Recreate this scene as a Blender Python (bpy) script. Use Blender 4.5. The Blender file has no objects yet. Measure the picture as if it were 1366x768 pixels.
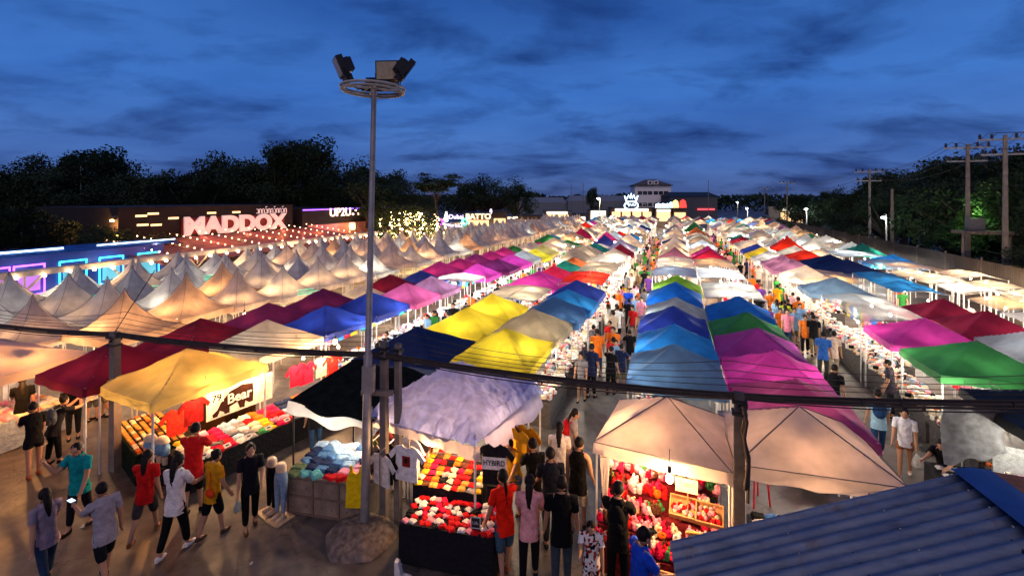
LAMPX = 3.4
import bpy, math, random
from mathutils import Vector, Matrix, noise
random.seed(11)
R = math.radians
SC = bpy.context.scene
COL = SC.collection
H = 6.4; F = 640.0; HY = 264.0; CX = 683.0
AL = math.atan(217 / 640.0)
SA, CA = math.sin(AL), math.cos(AL)

def RC(u, w, z=0.0):                      # market coordinates: u along the aisles, w across them
    return Vector((w * CA + u * SA, u * CA - w * SA, z))
def UW(X, Y):
    return (X * SA + Y * CA, X * CA - Y * SA)
def PX(px, py, z=0.0):                    # point of known height seen at a place of the photo
    k = (H - z) / (py - HY)
    return Vector(((px - CX) * k, F * k, z))
def PD(px, py, d):                        # point at known distance
    return Vector(((px - CX) / F * d, d, H - (py - HY) / F * d))

# ------------------------------------------------------------------ mesh builder
class MB:
    def __init__(s): s.v = []; s.f = []; s.m = []; s.sm = []
    def add(s, vs, fs, mi=0, smooth=False):
        b = len(s.v); s.v += [tuple(v) for v in vs]
        for f in fs:
            s.f.append([i + b for i in f]); s.m.append(mi); s.sm.append(smooth)
        return s
    def box(s, c, size, rz=0, mi=0, mat=None, taper=1.0):
        x, y, z = [d / 2 for d in size]
        vs = []
        for dz in (-1, 1):
            t = taper if dz > 0 else 1
            for dx, dy in ((-1, -1), (1, -1), (1, 1), (-1, 1)):
                vs.append(Vector((dx * x * t, dy * y * t, dz * z)))
        mm = mat if mat is not None else Matrix.Rotation(rz, 3, 'Z')
        vs = [mm @ v + Vector(c) for v in vs]
        return s.add(vs, [(3, 2, 1, 0), (4, 5, 6, 7), (0, 1, 5, 4), (1, 2, 6, 5), (2, 3, 7, 6), (3, 0, 4, 7)], mi)
    def tube(s, pts, r, n=8, mi=0, cap=True, smooth=True):
        pts = [Vector(p) for p in pts]
        rs = r if isinstance(r, (list, tuple)) else [r] * len(pts)
        vs = []; fs = []
        for i, p in enumerate(pts):
            d = (pts[min(i + 1, len(pts) - 1)] - pts[max(i - 1, 0)]).normalized()
            a = d.orthogonal().normalized() if i == 0 else (a - d * a.dot(d)).normalized()
            b = d.cross(a)
            for k in range(n):
                t = 2 * math.pi * k / n
                vs.append(p + (a * math.cos(t) + b * math.sin(t)) * rs[i])
        for i in range(len(pts) - 1):
            for k in range(n):
                fs.append((i * n + k, i * n + (k + 1) % n, (i + 1) * n + (k + 1) % n, (i + 1) * n + k))
        s.add(vs, fs, mi, smooth)
        if cap:
            s.add(vs[:n], [tuple(range(n))[::-1]], mi); s.add(vs[-n:], [tuple(range(n))], mi)
        return s
    def lathe(s, prof, c=(0, 0, 0), n=16, mi=0, smooth=True, sc=(1, 1)):
        vs = []; fs = []
        for r, z in prof:
            for k in range(n):
                t = 2 * math.pi * k / n
                vs.append((c[0] + r * math.cos(t) * sc[0], c[1] + r * math.sin(t) * sc[1], c[2] + z))
        for i in range(len(prof) - 1):
            for k in range(n):
                fs.append((i * n + k, i * n + (k + 1) % n, (i + 1) * n + (k + 1) % n, (i + 1) * n + k))
        return s.add(vs, fs, mi, smooth)
    def ball(s, c, r, n=10, m=7, mi=0, sc=(1, 1, 1), mat=None):
        vs = []; fs = []
        for i in range(m + 1):
            ph = math.pi * i / m
            for k in range(n):
                t = 2 * math.pi * k / n
                v = Vector((math.sin(ph) * math.cos(t) * sc[0], math.sin(ph) * math.sin(t) * sc[1], -math.cos(ph) * sc[2])) * r
                if mat is not None: v = mat @ v
                vs.append(v + Vector(c))
        for i in range(m):
            for k in range(n):
                fs.append((i * n + k, i * n + (k + 1) % n, (i + 1) * n + (k + 1) % n, (i + 1) * n + k))
        return s.add(vs, fs, mi, True)
    def grid(s, fn, nu, nv, mi=0, smooth=True):
        vs = [fn(i / nu, j / nv) for i in range(nu + 1) for j in range(nv + 1)]
        fs = [(i * (nv + 1) + j, (i + 1) * (nv + 1) + j, (i + 1) * (nv + 1) + j + 1, i * (nv + 1) + j + 1) for i in range(nu) for j in range(nv)]
        return s.add(vs, fs, mi, smooth)
    def slab(s, pts, t, mi=0, smooth=False):   # polygon in local XZ given thickness along Y
        n = len(pts)
        vs = [(x, -t / 2, z) for x, z in pts] + [(x, t / 2, z) for x, z in pts]
        fs = [tuple(range(n)), tuple(range(2 * n - 1, n - 1, -1))] + [(i, n + i, n + (i + 1) % n, (i + 1) % n) for i in range(n)]
        return s.add(vs, fs, mi, smooth)
    def mesh(s, name, mats):
        me = bpy.data.meshes.new(name)
        me.from_pydata(s.v, [], s.f)
        me.polygons.foreach_set('material_index', s.m)
        me.polygons.foreach_set('use_smooth', s.sm)
        for m in (mats if isinstance(mats, (list, tuple)) else [mats]): me.materials.append(m)
        me.update()
        return me
    def build(s, name, mats, parent=None, loc=None, rz=0, **kw):
        return place(s.mesh(name, mats), name, parent, loc, rz, **kw)

def tag(o, label=None, cat=None, group=None, kind=None):
    if label: o['label'] = label
    if cat: o['category'] = cat
    if group: o['group'] = group
    if kind: o['kind'] = kind
    elif cat: o['kind'] = 'thing'
    return o
def place(me, name, parent=None, loc=None, rz=0, mats=None, **kw):
    o = bpy.data.objects.new(name, me); COL.objects.link(o)
    if parent is not None: o.parent = parent
    if loc is not None: o.location = loc
    if rz: o.rotation_euler[2] = rz
    if mats:
        for i, m in enumerate(mats):
            if m is None: continue
            o.material_slots[i].link = 'OBJECT'; o.material_slots[i].material = m
    return tag(o, **kw)
def empty(name, loc, rz=0, **kw):
    o = bpy.data.objects.new(name, None); COL.objects.link(o)
    o.location = loc; o.rotation_euler[2] = rz; o.empty_display_size = .1
    return tag(o, **kw)
def dup(o, parent=None):
    c = o.copy(); COL.objects.link(c)
    if parent is not None: c.parent = parent
    for ch in [x for x in o.children]: dup(ch, c)
    return c
def rot_row(extra=0): return -AL + R(extra)     # object whose local +Y runs along the aisles
def ordn(n):
    w = ['', 'first', 'second', 'third', 'fourth', 'fifth', 'sixth', 'seventh', 'eighth', 'ninth', 'tenth', 'eleventh', 'twelfth']
    if n < len(w): return w[n]
    return f"{n}{'th' if 10 < n % 100 < 14 else {1: 'st', 2: 'nd', 3: 'rd'}.get(n % 10, 'th')}"

# ------------------------------------------------------------------ materials
def lin(c):
    if isinstance(c, str):
        c = c.lstrip('#'); c = [int(c[i:i + 2], 16) / 255 for i in (0, 2, 4)]
        return tuple(x / 12.92 if x <= .04045 else ((x + .055) / 1.055) ** 2.4 for x in c)
    return c
MC = {}
def mat(name, col, rough=.7, var=.25, scale=6, bump=0, metal=0, emis=0, trans=0, spec=.3, ecol=None, clear=0):
    key = name
    if key in MC: return MC[key]
    m = bpy.data.materials.new(name); m.use_nodes = True; MC[key] = m
    nt = m.node_tree; N = nt.nodes; L = nt.links
    p = N['Principled BSDF']; out = N['Material Output']
    col = lin(col)
    tc = N.new('ShaderNodeTexCoord'); nz = N.new('ShaderNodeTexNoise')
    nz.inputs['Scale'].default_value = scale; nz.inputs['Detail'].default_value = 5
    L.new(tc.outputs['Object'], nz.inputs['Vector'])
    cr = N.new('ShaderNodeValToRGB')
    lo = [c * (1 - var) for c in col]; hi = [min(1, c * (1 + var * .5)) for c in col]
    cr.color_ramp.elements[0].position = .3; cr.color_ramp.elements[0].color = (*lo, 1)
    cr.color_ramp.elements[1].position = .7; cr.color_ramp.elements[1].color = (*hi, 1)
    L.new(nz.outputs['Fac'], cr.inputs['Fac']); L.new(cr.outputs['Color'], p.inputs['Base Color'])
    p.inputs['Roughness'].default_value = rough; p.inputs['Metallic'].default_value = metal
    p.inputs['Specular IOR Level'].default_value = spec
    if emis:
        p.inputs['Emission Color'].default_value = (*lin(ecol or col), 1); p.inputs['Emission Strength'].default_value = emis
    if bump:
        b = N.new('ShaderNodeBump'); b.inputs['Strength'].default_value = bump; b.inputs['Distance'].default_value = .05
        L.new(nz.outputs['Fac'], b.inputs['Height']); L.new(b.outputs['Normal'], p.inputs['Normal'])
    if trans:
        t = N.new('ShaderNodeBsdfTranslucent'); mx = N.new('ShaderNodeMixShader'); mx.inputs[0].default_value = trans
        L.new(cr.outputs['Color'], t.inputs['Color'])
        if bump: L.new(b.outputs['Normal'], t.inputs['Normal'])
        L.new(p.outputs[0], mx.inputs[1]); L.new(t.outputs[0], mx.inputs[2]); L.new(mx.outputs[0], out.inputs['Surface'])
        if clear:
            tp = N.new('ShaderNodeBsdfTransparent'); m4 = N.new('ShaderNodeMixShader'); m4.inputs[0].default_value = clear
            L.new(mx.outputs[0], m4.inputs[1]); L.new(tp.outputs[0], m4.inputs[2]); L.new(m4.outputs[0], out.inputs['Surface'])
    return m
def cloth(col, name=None):
    return mat('cloth_' + (name or str(col)), col, rough=.92, var=.28, scale=11, bump=.7, spec=.12)
def canvas(name, col, tr=.45, bump=.45, rough=.6, var=.34):
    return mat('canvas_' + name, col, rough=rough, var=var, scale=1.7, bump=bump, trans=tr, spec=.25)
def glow(name, col, s):
    return mat('glow_' + name, col, var=0, emis=s)
metal = mat('galvanised_steel', (.32, .31, .29), rough=.45, metal=.7, var=.25, scale=9)
post_m = mat('painted_post', (.10, .095, .09), rough=.5, metal=.3)
white_post = mat('white_post', (.6, .58, .55), rough=.5)
dark_m = mat('dark_metal', (.02, .02, .022), rough=.5)
wood_m = mat('brown_wood', (.22, .12, .06), rough=.7, var=.4)
black_cloth = cloth((.012, .012, .014), 'black')

CAN = dict(
    beige=((.74, .60, .52), .36), cream=((.62, .50, .34), .3), yellow=((.72, .55, .03), .5), gold=((.70, .56, .16), .32),
    maroon=((.22, .012, .035), .35), plum=((.16, .018, .10), .3), purple=((.36, .045, .30), .38), magenta=((.60, .045, .34), .42),
    pink=((.58, .09, .24), .4), mauve=((.36, .15, .26), .4), crimson=((.60, .02, .08), .4), red=((.68, .03, .012), .5),
    orange=((.70, .18, .05), .45), royal=((.03, .055, .33), .32), blue=((.015, .15, .55), .35), sky=((.03, .25, .62), .4),
    steel=((.07, .17, .36), .35), slate=((.14, .24, .36), .4), navy=((.012, .025, .10), .15), black=((.010, .011, .012), .04),
    green=((.04, .22, .06), .35), lime=((.28, .50, .04), .5), teal=((.02, .22, .17), .4), grey=((.38, .38, .38), .4),
    white=((.72, .72, .70), .5), ivory=((.70, .66, .58), .5), lavender=((.36, .40, .72), .3), tan=((.50, .40, .24), .4),
    aqua=((.15, .55, .48), .5), silver=((.5, .5, .52), .1))
def can(c):
    if c.startswith('clear_'):
        k = c[6:]; return mat('plastic_' + k, CAN[k][0], rough=.35, var=.3, scale=1.5, bump=.4, trans=.4, spec=.5, clear=.38)
    return canvas(c, *CAN[c])

# ------------------------------------------------------------------ lamps
def ldata(name, power, col, rad=.05):
    d = bpy.data.lights.new(name, 'POINT'); d.energy = power; d.color = col; d.shadow_soft_size = rad
    return d
WARM = (1, .56, .25); WHITE = (1, .88, .70); COOL = (.80, .93, 1)
LD = {}
def lamp_data(kind, power):
    if (kind, power) not in LD:
        LD[(kind, power)] = ldata(f'{kind}_lamp', power, dict(warm=WARM, white=WHITE, cool=COOL, orange=(1, .42, .12), green=(.5, 1, .3), red=(1, .2, .1), pink=(1, .2, .6))[kind], .05)
    return LD[(kind, power)]
GLB = dict(warm=glow('warm_bulb', (1, .70, .38), 30), white=glow('white_bulb', (1, .92, .78), 30), cool=glow('cool_bulb', (.85, .95, 1), 30),
           orange=glow('orange_bulb', (1, .5, .15), 30))
bulb_mb = MB().lathe([(0.001, -.06), (.03, -.052), (.042, -.025), (.038, .005), (.02, .03), (.018, .05)], n=8)
BULB = {k: bulb_mb.mesh('light_bulb', m) for k, m in GLB.items()}
SOCK = MB().tube([(0, 0, .045), (0, 0, .11)], .02, 6).tube([(0, 0, .1), (0, 0, .3)], .004, 4).mesh('socket', dark_m)
NB = [0]
FARB = []
def far_bulb(p, kind, power): FARB.append((p, kind, power))
def bulb(p, kind='warm', power=26, label=None, group=None, big=1.0, sock=True):
    NB[0] += 1; power = power * LAMPX
    o = place(BULB[kind], 'light_bulb', None, p)
    o.scale = (big,) * 3
    tag(o, label or 'bare glowing bulb hanging under a market tent', 'light bulb', group or 'bulbs hanging under the tents')
    if sock: place(SOCK, 'socket', o)
    if power:
        l = bpy.data.objects.new('lamp_glow', lamp_data(kind, power)); COL.objects.link(l); l.parent = o; l.location = (0, 0, -.13)
    return o
FILL_E = 0.85; EXPO = 0.0
# ------------------------------------------------------------------ people
skin_m = mat('skin', (.42, .22, .13), rough=.6, var=.1)
hair_m = mat('black_hair', (.010, .007, .006), rough=.6, var=.3, scale=40, spec=.15)
eye_m = mat('dark_eye', (.01, .01, .01), rough=.2); lip_m = mat('lips', (.35, .10, .08), rough=.5)
def skin(verts, edges, radii, sub=1, root=0):
    me = bpy.data.meshes.new('sk'); me.from_pydata([tuple(v) for v in verts], edges, []); me.update()
    o = bpy.data.objects.new('sk', me); COL.objects.link(o)
    m = o.modifiers.new('s', 'SKIN'); m.use_smooth_shade = True
    for i, sv in enumerate(me.skin_vertices[0].data):
        r = radii[i]; sv.radius = r if isinstance(r, tuple) else (r, r); sv.use_root = (i == root)
    if sub: o.modifiers.new('u', 'SUBSURF').levels = sub
    dg = bpy.context.evaluated_depsgraph_get()
    ev = o.evaluated_get(dg); em = ev.to_mesh()
    vs = [tuple(v.co) for v in em.vertices]; fs = [tuple(p.vertices) for p in em.polygons]
    ev.to_mesh_clear(); bpy.data.objects.remove(o); bpy.data.meshes.remove(me)
    return vs, fs
def rotx(v, a): return Matrix.Rotation(a, 3, 'X') @ v
def arm(sh, side, h, pitch, out, bend, inn=0):
    """pitch: forward swing, out: abduction, bend: elbow flexion"""
    d = Vector((0, 0, -1)); d = Matrix.Rotation(R(pitch), 3, 'X') @ d
    out *= .55
    d = Matrix.Rotation(-side * R(out), 3, 'Y') @ d
    el = sh + d * .172 * h
    e = Matrix.Rotation(R(pitch + bend), 3, 'X') @ Vector((0, 0, -1))
    e = Matrix.Rotation(-side * R(out - inn), 3, 'Y') @ e
    wr = el + e * .15 * h
    return el, wr, e
def person_mesh(h=1.62, stride=12, la=(5, 8, 12), ra=(5, 8, 12), lean=3, sit=False, female=False, detail=True,
                shirt='tee', pants='long', hair='short', turn=0, back=1.0, head_tilt=8):
    """body, shirt, trousers, hair, shoe meshes as MB data. figure faces local +Y"""
    b = 1.0 if not female else .92
    pz = (.52 if not sit else .30) * h
    pel = Vector((0, 0, pz))
    ln = Matrix.Rotation(R(-lean), 3, 'X')
    def up(x, y, z): return pel + ln @ Vector((x, y, z)) * h
    waist = up(0, 0, .10); chest = up(0, .005, .20); neckb = up(0, 0, .30); neck = up(0, .008, .345)
    shw = .108 * b
    SH = {s: up(s * shw, 0, .285) for s in (-1, 1)}
    arms = {}
    for s, a in ((-1, la), (1, ra)):
        arms[s] = arm(SH[s], s, h, a[0] + lean, a[1], a[2], a[3] if len(a) > 3 else 0)
    legs = {}
    for s in (-1, 1):
        a = stride * s
        hp = pel + Vector((s * .052 * h, 0, -.01 * h))
        if sit:
            kn = hp + Vector((s * .03 * h, .235 * h, .01)); an = kn + Vector((0, -.01 * h, -.25 * h)); 
        else:
            kn = hp + (Matrix.Rotation(R(a), 3, 'X') @ Vector((s * .004 * h, 0, -1))) * .235 * h
            bend = 0 if s > 0 else -abs(stride) * .9
            an = kn + (Matrix.Rotation(R(a * .9 + bend if s < 0 else a * .7), 3, 'X') @ Vector((0, 0, -1))) * .235 * h
        legs[s] = (hp, kn, an)
    low = min(legs[-1][2].z, legs[1][2].z) - .042 * h
    # body
    V = [pel, waist, chest, neckb, neck]; Rr = [(.085 * h * b, .06 * h), (.066 * h * b, .05 * h), (.078 * h * b, .055 * h), (.045 * h, .04 * h), .03 * h]
    E = [(0, 1), (1, 2), (2, 3), (3, 4)]
    for s in (-1, 1):
        el, wr, e = arms[s]; i = len(V)
        V += [SH[s], el, wr, wr + e * .045 * h]; Rr += [.036 * h * b, .026 * h, .0165 * h, (.021 * h, .013 * h)]
        E += [(3, i), (i, i + 1), (i + 1, i + 2), (i + 2, i + 3)]
    for s in (-1, 1):
        hp, kn, an = legs[s]; i = len(V)
        V += [hp, kn, an, an + Vector((0, .075 * h, -.028 * h))]; Rr += [.054 * h, .034 * h, .021 * h, (.022 * h, .014 * h)]
        E += [(0, i), (i, i + 1), (i + 1, i + 2), (i + 2, i + 3)]
    body = MB(); vs, fs = skin(V, E, Rr, 1); body.add(vs, fs, 0, True)
    # fingers
    for s in (-1, 1):
        el, wr, e = arms[s]; side = Vector((0, 1, 0)); side = (side - e * side.dot(e)).normalized(); inw = e.cross(side) * s
        for k in range(4):
            p0 = wr + e * .052 * h + side * (k - 1.5) * .0105 * h
            ln_ = (.036, .042, .04, .03)[3 - k] * h
            p1 = p0 + e * ln_ * .5 + inw * .004 * h; p2 = p1 + (e * .75 + inw * .65) * ln_ * .5
            body.tube([p0 - e * .01 * h, p1, p2], [.0052 * h, .005 * h, .004 * h], 5)
        t0 = wr + e * .02 * h + side * .014 * h; t1 = t0 + (side * .7 + e * .7) * .024 * h
        body.tube([t0, t1, t1 + (side * .25 + e * .9) * .018 * h], [.0065 * h, .006 * h, .0045 * h], 5)
    # head
    hm = Matrix.Rotation(R(turn), 3, 'Z') @ Matrix.Rotation(R(-head_tilt), 3, 'X')
    hc = neck + hm @ Vector((0, .012 * h, .058 * h))
    body.ball(hc, 1, 14, 11, 0, (.045 * h, .054 * h, .066 * h), hm)
    body.ball(hc + hm @ Vector((0, .028 * h, -.03 * h)), 1, 10, 7, 0, (.030 * h, .030 * h, .034 * h), hm)
    body.ball(hc + hm @ Vector((0, .055 * h, -.008 * h)), 1, 6, 5, 0, (.008 * h, .011 * h, .014 * h), hm)
    for s in (-1, 1):
        body.ball(hc + hm @ Vector((s * .046 * h, 0, -.005 * h)), 1, 6, 5, 0, (.006 * h, .012 * h, .017 * h), hm)
        body.ball(hc + hm @ Vector((s * .019 * h, .0475 * h, .004 * h)), 1, 6, 5, 1, (.0075 * h, .005 * h, .0045 * h), hm)
    body.ball(hc + hm @ Vector((0, .0545 * h, -.033 * h)), 1, 6, 5, 2, (.014 * h, .005 * h, .0045 * h), hm)
    # hair
    hb = MB()
    hb.ball(hc + hm @ Vector((0, -.010 * h, .014 * h)), 1, 14, 9, 0, (.052 * h, .056 * h, .062 * h), hm)
    if hair in ('long', 'pony'):
        w = .036 if hair == 'long' else .016
        y0 = -.042
        a = hc + hm @ Vector((0, y0 * h, .02 * h)); c = neck + Vector((0, -.065 * h, -.02 * h)); d = neck + Vector((0, -.075 * h, -.14 * h if hair == 'long' else -.16 * h))
        v2, f2 = skin([a, hc + hm @ Vector((0, -.062 * h, -.02 * h)), c, d], [(0, 1), (1, 2), (2, 3)], [(w * h, .025 * h), (w * 1.1 * h, .022 * h), (w * h, .018 * h), (w * .5 * h, .008 * h)], 1)
        hb.add(v2, f2, 0, True)
    hb.v = [tuple(Vector(v) + (Vector(v) - hc) * .10 * noise.noise(Vector(v) * 28 + Vector((h * 9, 0, 0)))) for v in hb.v]
    if hair == 'bun': hb.ball(hc + hm @ Vector((0, -.05 * h, .045 * h)), .026 * h)
    # shirt
    sb = MB(); g = .010 * h
    prof = [(-.095 if pants != 'short' else -.06, .101, .080), (-.04, .100, .079), (.04, .090, .070), (.10, .084, .064), (.17, .090, .068), (.235, .100, .066), (.28, .102, .060), (.305, .086, .056), (.325, .056, .052), (.342, .040, .042)]
    sd = (h * 37 + lean * 3.1 + stride) % 17
    def tor(a, t):
        k = t * (len(prof) - 1); i = min(len(prof) - 2, int(k)); f = k - i; z, rx, ry = [prof[i][q] * (1 - f) + prof[i + 1][q] * f for q in range(3)]
        an = a * 2 * math.pi; wr = 1 + .11 * noise.noise(Vector((math.cos(an) * 2.2, math.sin(an) * 2.2 + sd, z * 22))) + .02 * math.sin(an * 9 + sd) * (1 - t)
        e = .85; cx_, sx_ = math.copysign(abs(math.cos(an)) ** e, math.cos(an)), math.copysign(abs(math.sin(an)) ** e, math.sin(an))
        return up(rx * b * wr * cx_, ry * wr * sx_, z)
    sb.grid(tor, 26, 20)
    hem = up(0, 0, -.085)
    fr = {'tee': .62, 'long': 1.75, 'tank': 0, 'dress': .5}[shirt]
    for s in (-1, 1):
        el, wr, e = arms[s]
        if fr:
            q = SH[s] + Vector((-s * .035 * h, 0, .0)); pts = [q, SH[s] + Vector((0, 0, .001 * h)), SH[s].lerp(el, .3), SH[s].lerp(el, min(fr, 1))]; rr = [.041 * h, .0435 * h * b, .039 * h * b, .040 * h * b]
            if fr > 1: pts.append(el.lerp(wr, .8)); rr.append(.028 * h)
            sb.tube(pts, rr, 12, cap=False)
    # trousers
    tb = MB()
    V = [pel + ln @ Vector((0, 0, .085 * h)), pel]; Rr = [(.078 * h * b, .060 * h), (.090 * h * b, .068 * h)]; E = [(0, 1)]
    for s in (-1, 1):
        hp, kn, an = legs[s]; i = len(V)
        if pants == 'long':
            V += [hp + Vector((0, 0, -.03 * h)), kn, kn.lerp(an, .88)]; Rr += [.058 * h, .044 * h, .033 * h]
        elif pants == 'knee':
            V += [hp + Vector((0, 0, -.03 * h)), hp.lerp(kn, .7), kn.lerp(an, .12)]; Rr += [.059 * h, .054 * h, .05 * h]
        else:
            V += [hp + Vector((0, 0, -.03 * h)), hp.lerp(kn, .35), hp.lerp(kn, .52)]; Rr += [.064 * h, .06 * h, .058 * h]
        E += [(1, i), (i, i + 1), (i + 1, i + 2)]
    vs, fs = skin(V, E, Rr, 1); tb.add(vs, fs, 0, True)
    if pants == 'skirt':
        tb = MB(); tb.lathe([(.075 * h, .05 * h), (.095 * h, -.02 * h), (.12 * h, -.2 * h), (.118 * h, -.2 * h)], pel, 14, sc=(1, .8))
    # shoes
    shoes = []
    for s in (-1, 1):
        an = legs[s][2]; m = MB()
        m.ball(an + Vector((0, .035 * h, -.026 * h)), 1, 10, 6, 0, (.026 * h, .075 * h, .022 * h))
        m.ball(an + Vector((0, -.002 * h, -.01 * h)), 1, 8, 5, 0, (.024 * h, .03 * h, .028 * h))
        shoes.append(m)
    for mb in [body, hb, sb, tb] + shoes: mb.v = [(x, y, z - low) for x, y, z in mb.v]
    J = {'lh': arms[-1][1] + arms[-1][2] * .05 * h, 'rh': arms[1][1] + arms[1][2] * .05 * h, 'chest': chest, 'hip': pel, 'head': hc}
    for k in J: J[k] = J[k] - Vector((0, 0, low))
    return dict(body=body, hair=hb, shirt=sb, trousers=tb, shoes=shoes, J=J)
PEOPLE = []
def person(px, py, face, label, h=1.62, sc='#888888', pc='#222222', shc='#222222', loc=None, group=None, extras=(), cap=None, **kw):
    """face: heading in degrees, 0 = away from the camera, 90 = to the left of it"""
    P = person_mesh(h, **kw)
    p = Vector(loc) if loc is not None else PX(px, py, 0)
    o = empty('person', p, R(face) - math.atan2(p.x, p.y), label=label, cat='person', group=group)
    P['body'].build('body', [skin_m, eye_m, lip_m], o)
    P['hair'].build('hair', hair_m, o)
    P['shirt'].build('shirt' if kw.get('shirt') != 'dress' else 'dress', cloth(sc) if isinstance(sc, (str, tuple)) else sc, o)
    P['trousers'].build('trousers' if kw.get('pants', 'long') == 'long' else ('skirt' if kw.get('pants') == 'skirt' else 'shorts'), cloth(pc) if isinstance(pc, (str, tuple)) else pc, o)
    for s in P['shoes']: s.build('shoe', cloth(shc), o)
    if cap:
        hc = P['J']['head']; c = MB(); c.ball(hc + Vector((0, -.005, .03)), 1, 12, 7, 0, (.088, .098, .09)); c.box(hc + Vector((0, .12, .045)), (.12, .1, .012))
        c.build('cap', cloth(cap), o)
    for x in extras: x(o, P['J'])
    PEOPLE.append(o)
    return o
def held(o, local, lift=0):
    m = Matrix.Translation(o.location) @ Matrix.Rotation(o.rotation_euler[2], 4, 'Z')
    return m @ Vector(local)
def bag(col, label, hand='rh', s=.16, tr=.5):
    def f(o, J):
        m = MB()
        def fn(a, t):
            ang = a * 2 * math.pi; r = s * (.25 + .75 * math.sin(min(1, t * 1.25) * math.pi * .5)) * (1 + .15 * math.sin(ang * 5 + t * 3))
            if t > .9: r *= (1 - t) * 10
            return Vector((math.cos(ang) * r * .55, math.sin(ang) * r * .8, -t * s * 2.2))
        m.grid(fn, 12, 8)
        m.tube([(0, -.02, 0), (0, 0, .05), (0, .02, 0)], .006, 5)
        b = m.build('carrier_bag', mat('bag_' + str(col), col, rough=.4, trans=tr, bump=.4, scale=20), None, held(o, J[hand]) - Vector((0, 0, .05)), label=label, cat='bag')
    return f
def phone(label, hand='lh'):
    def f(o, J):
        MB().box((0, 0, 0), (.08, .15, .012)).box((0, 0, .008), (.07, .135, .004), mi=1).build('phone', [dark_m, glow('phone_screen', (.5, .7, 1), 2)], None, held(o, J[hand] + Vector((0, .04, .03))), o.rotation_euler[2], label=label, cat='phone')
    return f
def backpack(col, label):
    def f(o, J):
        c = J['chest']; m = MB(); m.ball((0, 0, 0), 1, 12, 8, 0, (.15, .09, .21))
        m.ball((0, -.07, -.08), 1, 10, 6, 0, (.11, .05, .09))
        for s in (-1, 1): m.tube([(s * .09, .0, .16), (s * .10, .12, .20), (s * .10, .19, .08), (s * .1, .12, -.08)], .014, 6)
        m.build('backpack', cloth(col), None, held(o, c + Vector((0, -.16, 0))), o.rotation_euler[2], label=label, cat='backpack')
    return f
def sling(col, label):
    def f(o, J):
        c = J['hip']; m = MB(); m.ball((0, 0, 0), 1, 10, 7, 0, (.11, .045, .08))
        m.tube([(0, 0, .05), (-.02, .02, .3), (-.1, .1, .46)], .01, 5)
        m.build('shoulder_bag', cloth(col), None, held(o, c + Vector((.10, -.13, .06))), o.rotation_euler[2], label=label, cat='bag')
    return f
def patterned(name, cols, sc):
    m = cloth(cols[0], name); nt = m.node_tree; N = nt.nodes; L = nt.links; p = N['Principled BSDF']; tc = N.new('ShaderNodeTexCoord'); v = N.new('ShaderNodeTexVoronoi'); v.inputs['Scale'].default_value = sc
    L.new(tc.outputs['Object'], v.inputs['Vector']); sp = N.new('ShaderNodeSeparateColor'); L.new(v.outputs['Color'], sp.inputs[0]); r = N.new('ShaderNodeValToRGB'); r.color_ramp.interpolation = 'CONSTANT'; e = r.color_ramp.elements
    e[0].position = 0; e[0].color = (*lin(cols[0]), 1); e[1].position = .45; e[1].color = (*lin(cols[1]), 1)
    for i, c in enumerate(cols[2:]): q = e.new(.62 + .15 * i); q.color = (*lin(c), 1)
    L.new(sp.outputs[0], r.inputs['Fac']); L.new(r.outputs['Color'], p.inputs['Base Color']); return m
# near people, each placed where it stands
person(62, 780, 20, 'woman in a grey mauve top and blue jeans seen from behind, bottom left', 1.62, '#8a7a85', '#26384f', '#3a2a22', la=(-20, 12, 5), ra=(20, 8, 25), stride=16, female=True, hair='long', extras=[bag('#d9b8c0', 'pink striped plastic bag held by the woman in jeans at bottom left')])
person(140, 777, 25, 'man in a plain grey t-shirt and dark shorts holding up a phone', 1.68, '#98929a', '#14161c', '#222222', la=(45, 5, 60), ra=(-15, 15, 20), stride=14, pants='knee', lean=6, extras=[phone('lit phone held by the man in the grey t-shirt')])
person(106, 705, 140, 'man in a teal t-shirt raising one hand to his chin', 1.72, '#0f8a8a', '#15151a', '#2a2018', la=(12, 12, 20), ra=(55, 5, 105, 30), stride=10, turn=10)
person(45, 636, 10, 'woman in black top and short black skirt carrying a white bag at the left stalls', 1.72, '#111113', '#15151a', '#8a4a30', ra=(15, 5, 20), la=(40, 5, 50), stride=4, female=True, pants='short', hair='short', extras=[bag('#e8ddd0', 'white plastic bag held by the woman in the short black skirt', s=.13)])
person(72, 618, -60, 'woman bending over the left stall with a backpack, dark top', 1.6, '#1c1c22', '#101012', '#1a1a1a', la=(60, 5, 40), ra=(60, 5, 30), stride=5, lean=18, female=True, hair='bun', extras=[backpack('#4a5560', 'grey backpack worn by the woman bending over the left stall')])
person(30, 590, 0, 'long haired woman in black at far left by the white cloth table', 1.74, '#0d0d0f', '#121214', '#1a1a1a', female=True, hair='long', stride=3, la=(30, 5, 40))
person(98, 585, 175, 'stall holder in black leaning over the yellow lit goods table', 1.66, '#131315', '#191919', '#1a1a1a', lean=14, la=(40, 5, 20), ra=(35, 5, 25), stride=2)
person(194, 716, -25, 'woman in a red vest over grey sleeves and grey shorts facing the yellow stall', 1.66, '#c01818', '#3c3638', '#7a4a30', la=(30, 8, 40), ra=(-5, 10, 15), stride=20, female=True, pants='knee', hair='long')
person(234, 737, -40, 'young woman in a white t-shirt, black leggings and white shoes', 1.78, '#d8d0cc', '#0d0d0f', '#e6e0d8', la=(10, 8, 12), ra=(30, 8, 50), stride=14, female=True, hair='long')
person(258, 684, -30, 'man in a red t-shirt looking at the clothes under the yellow tent', 1.82, '#c41c1c', '#101014', '#16161a', la=(35, 8, 30), ra=(45, 8, 20), stride=7, pants='knee')
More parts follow.
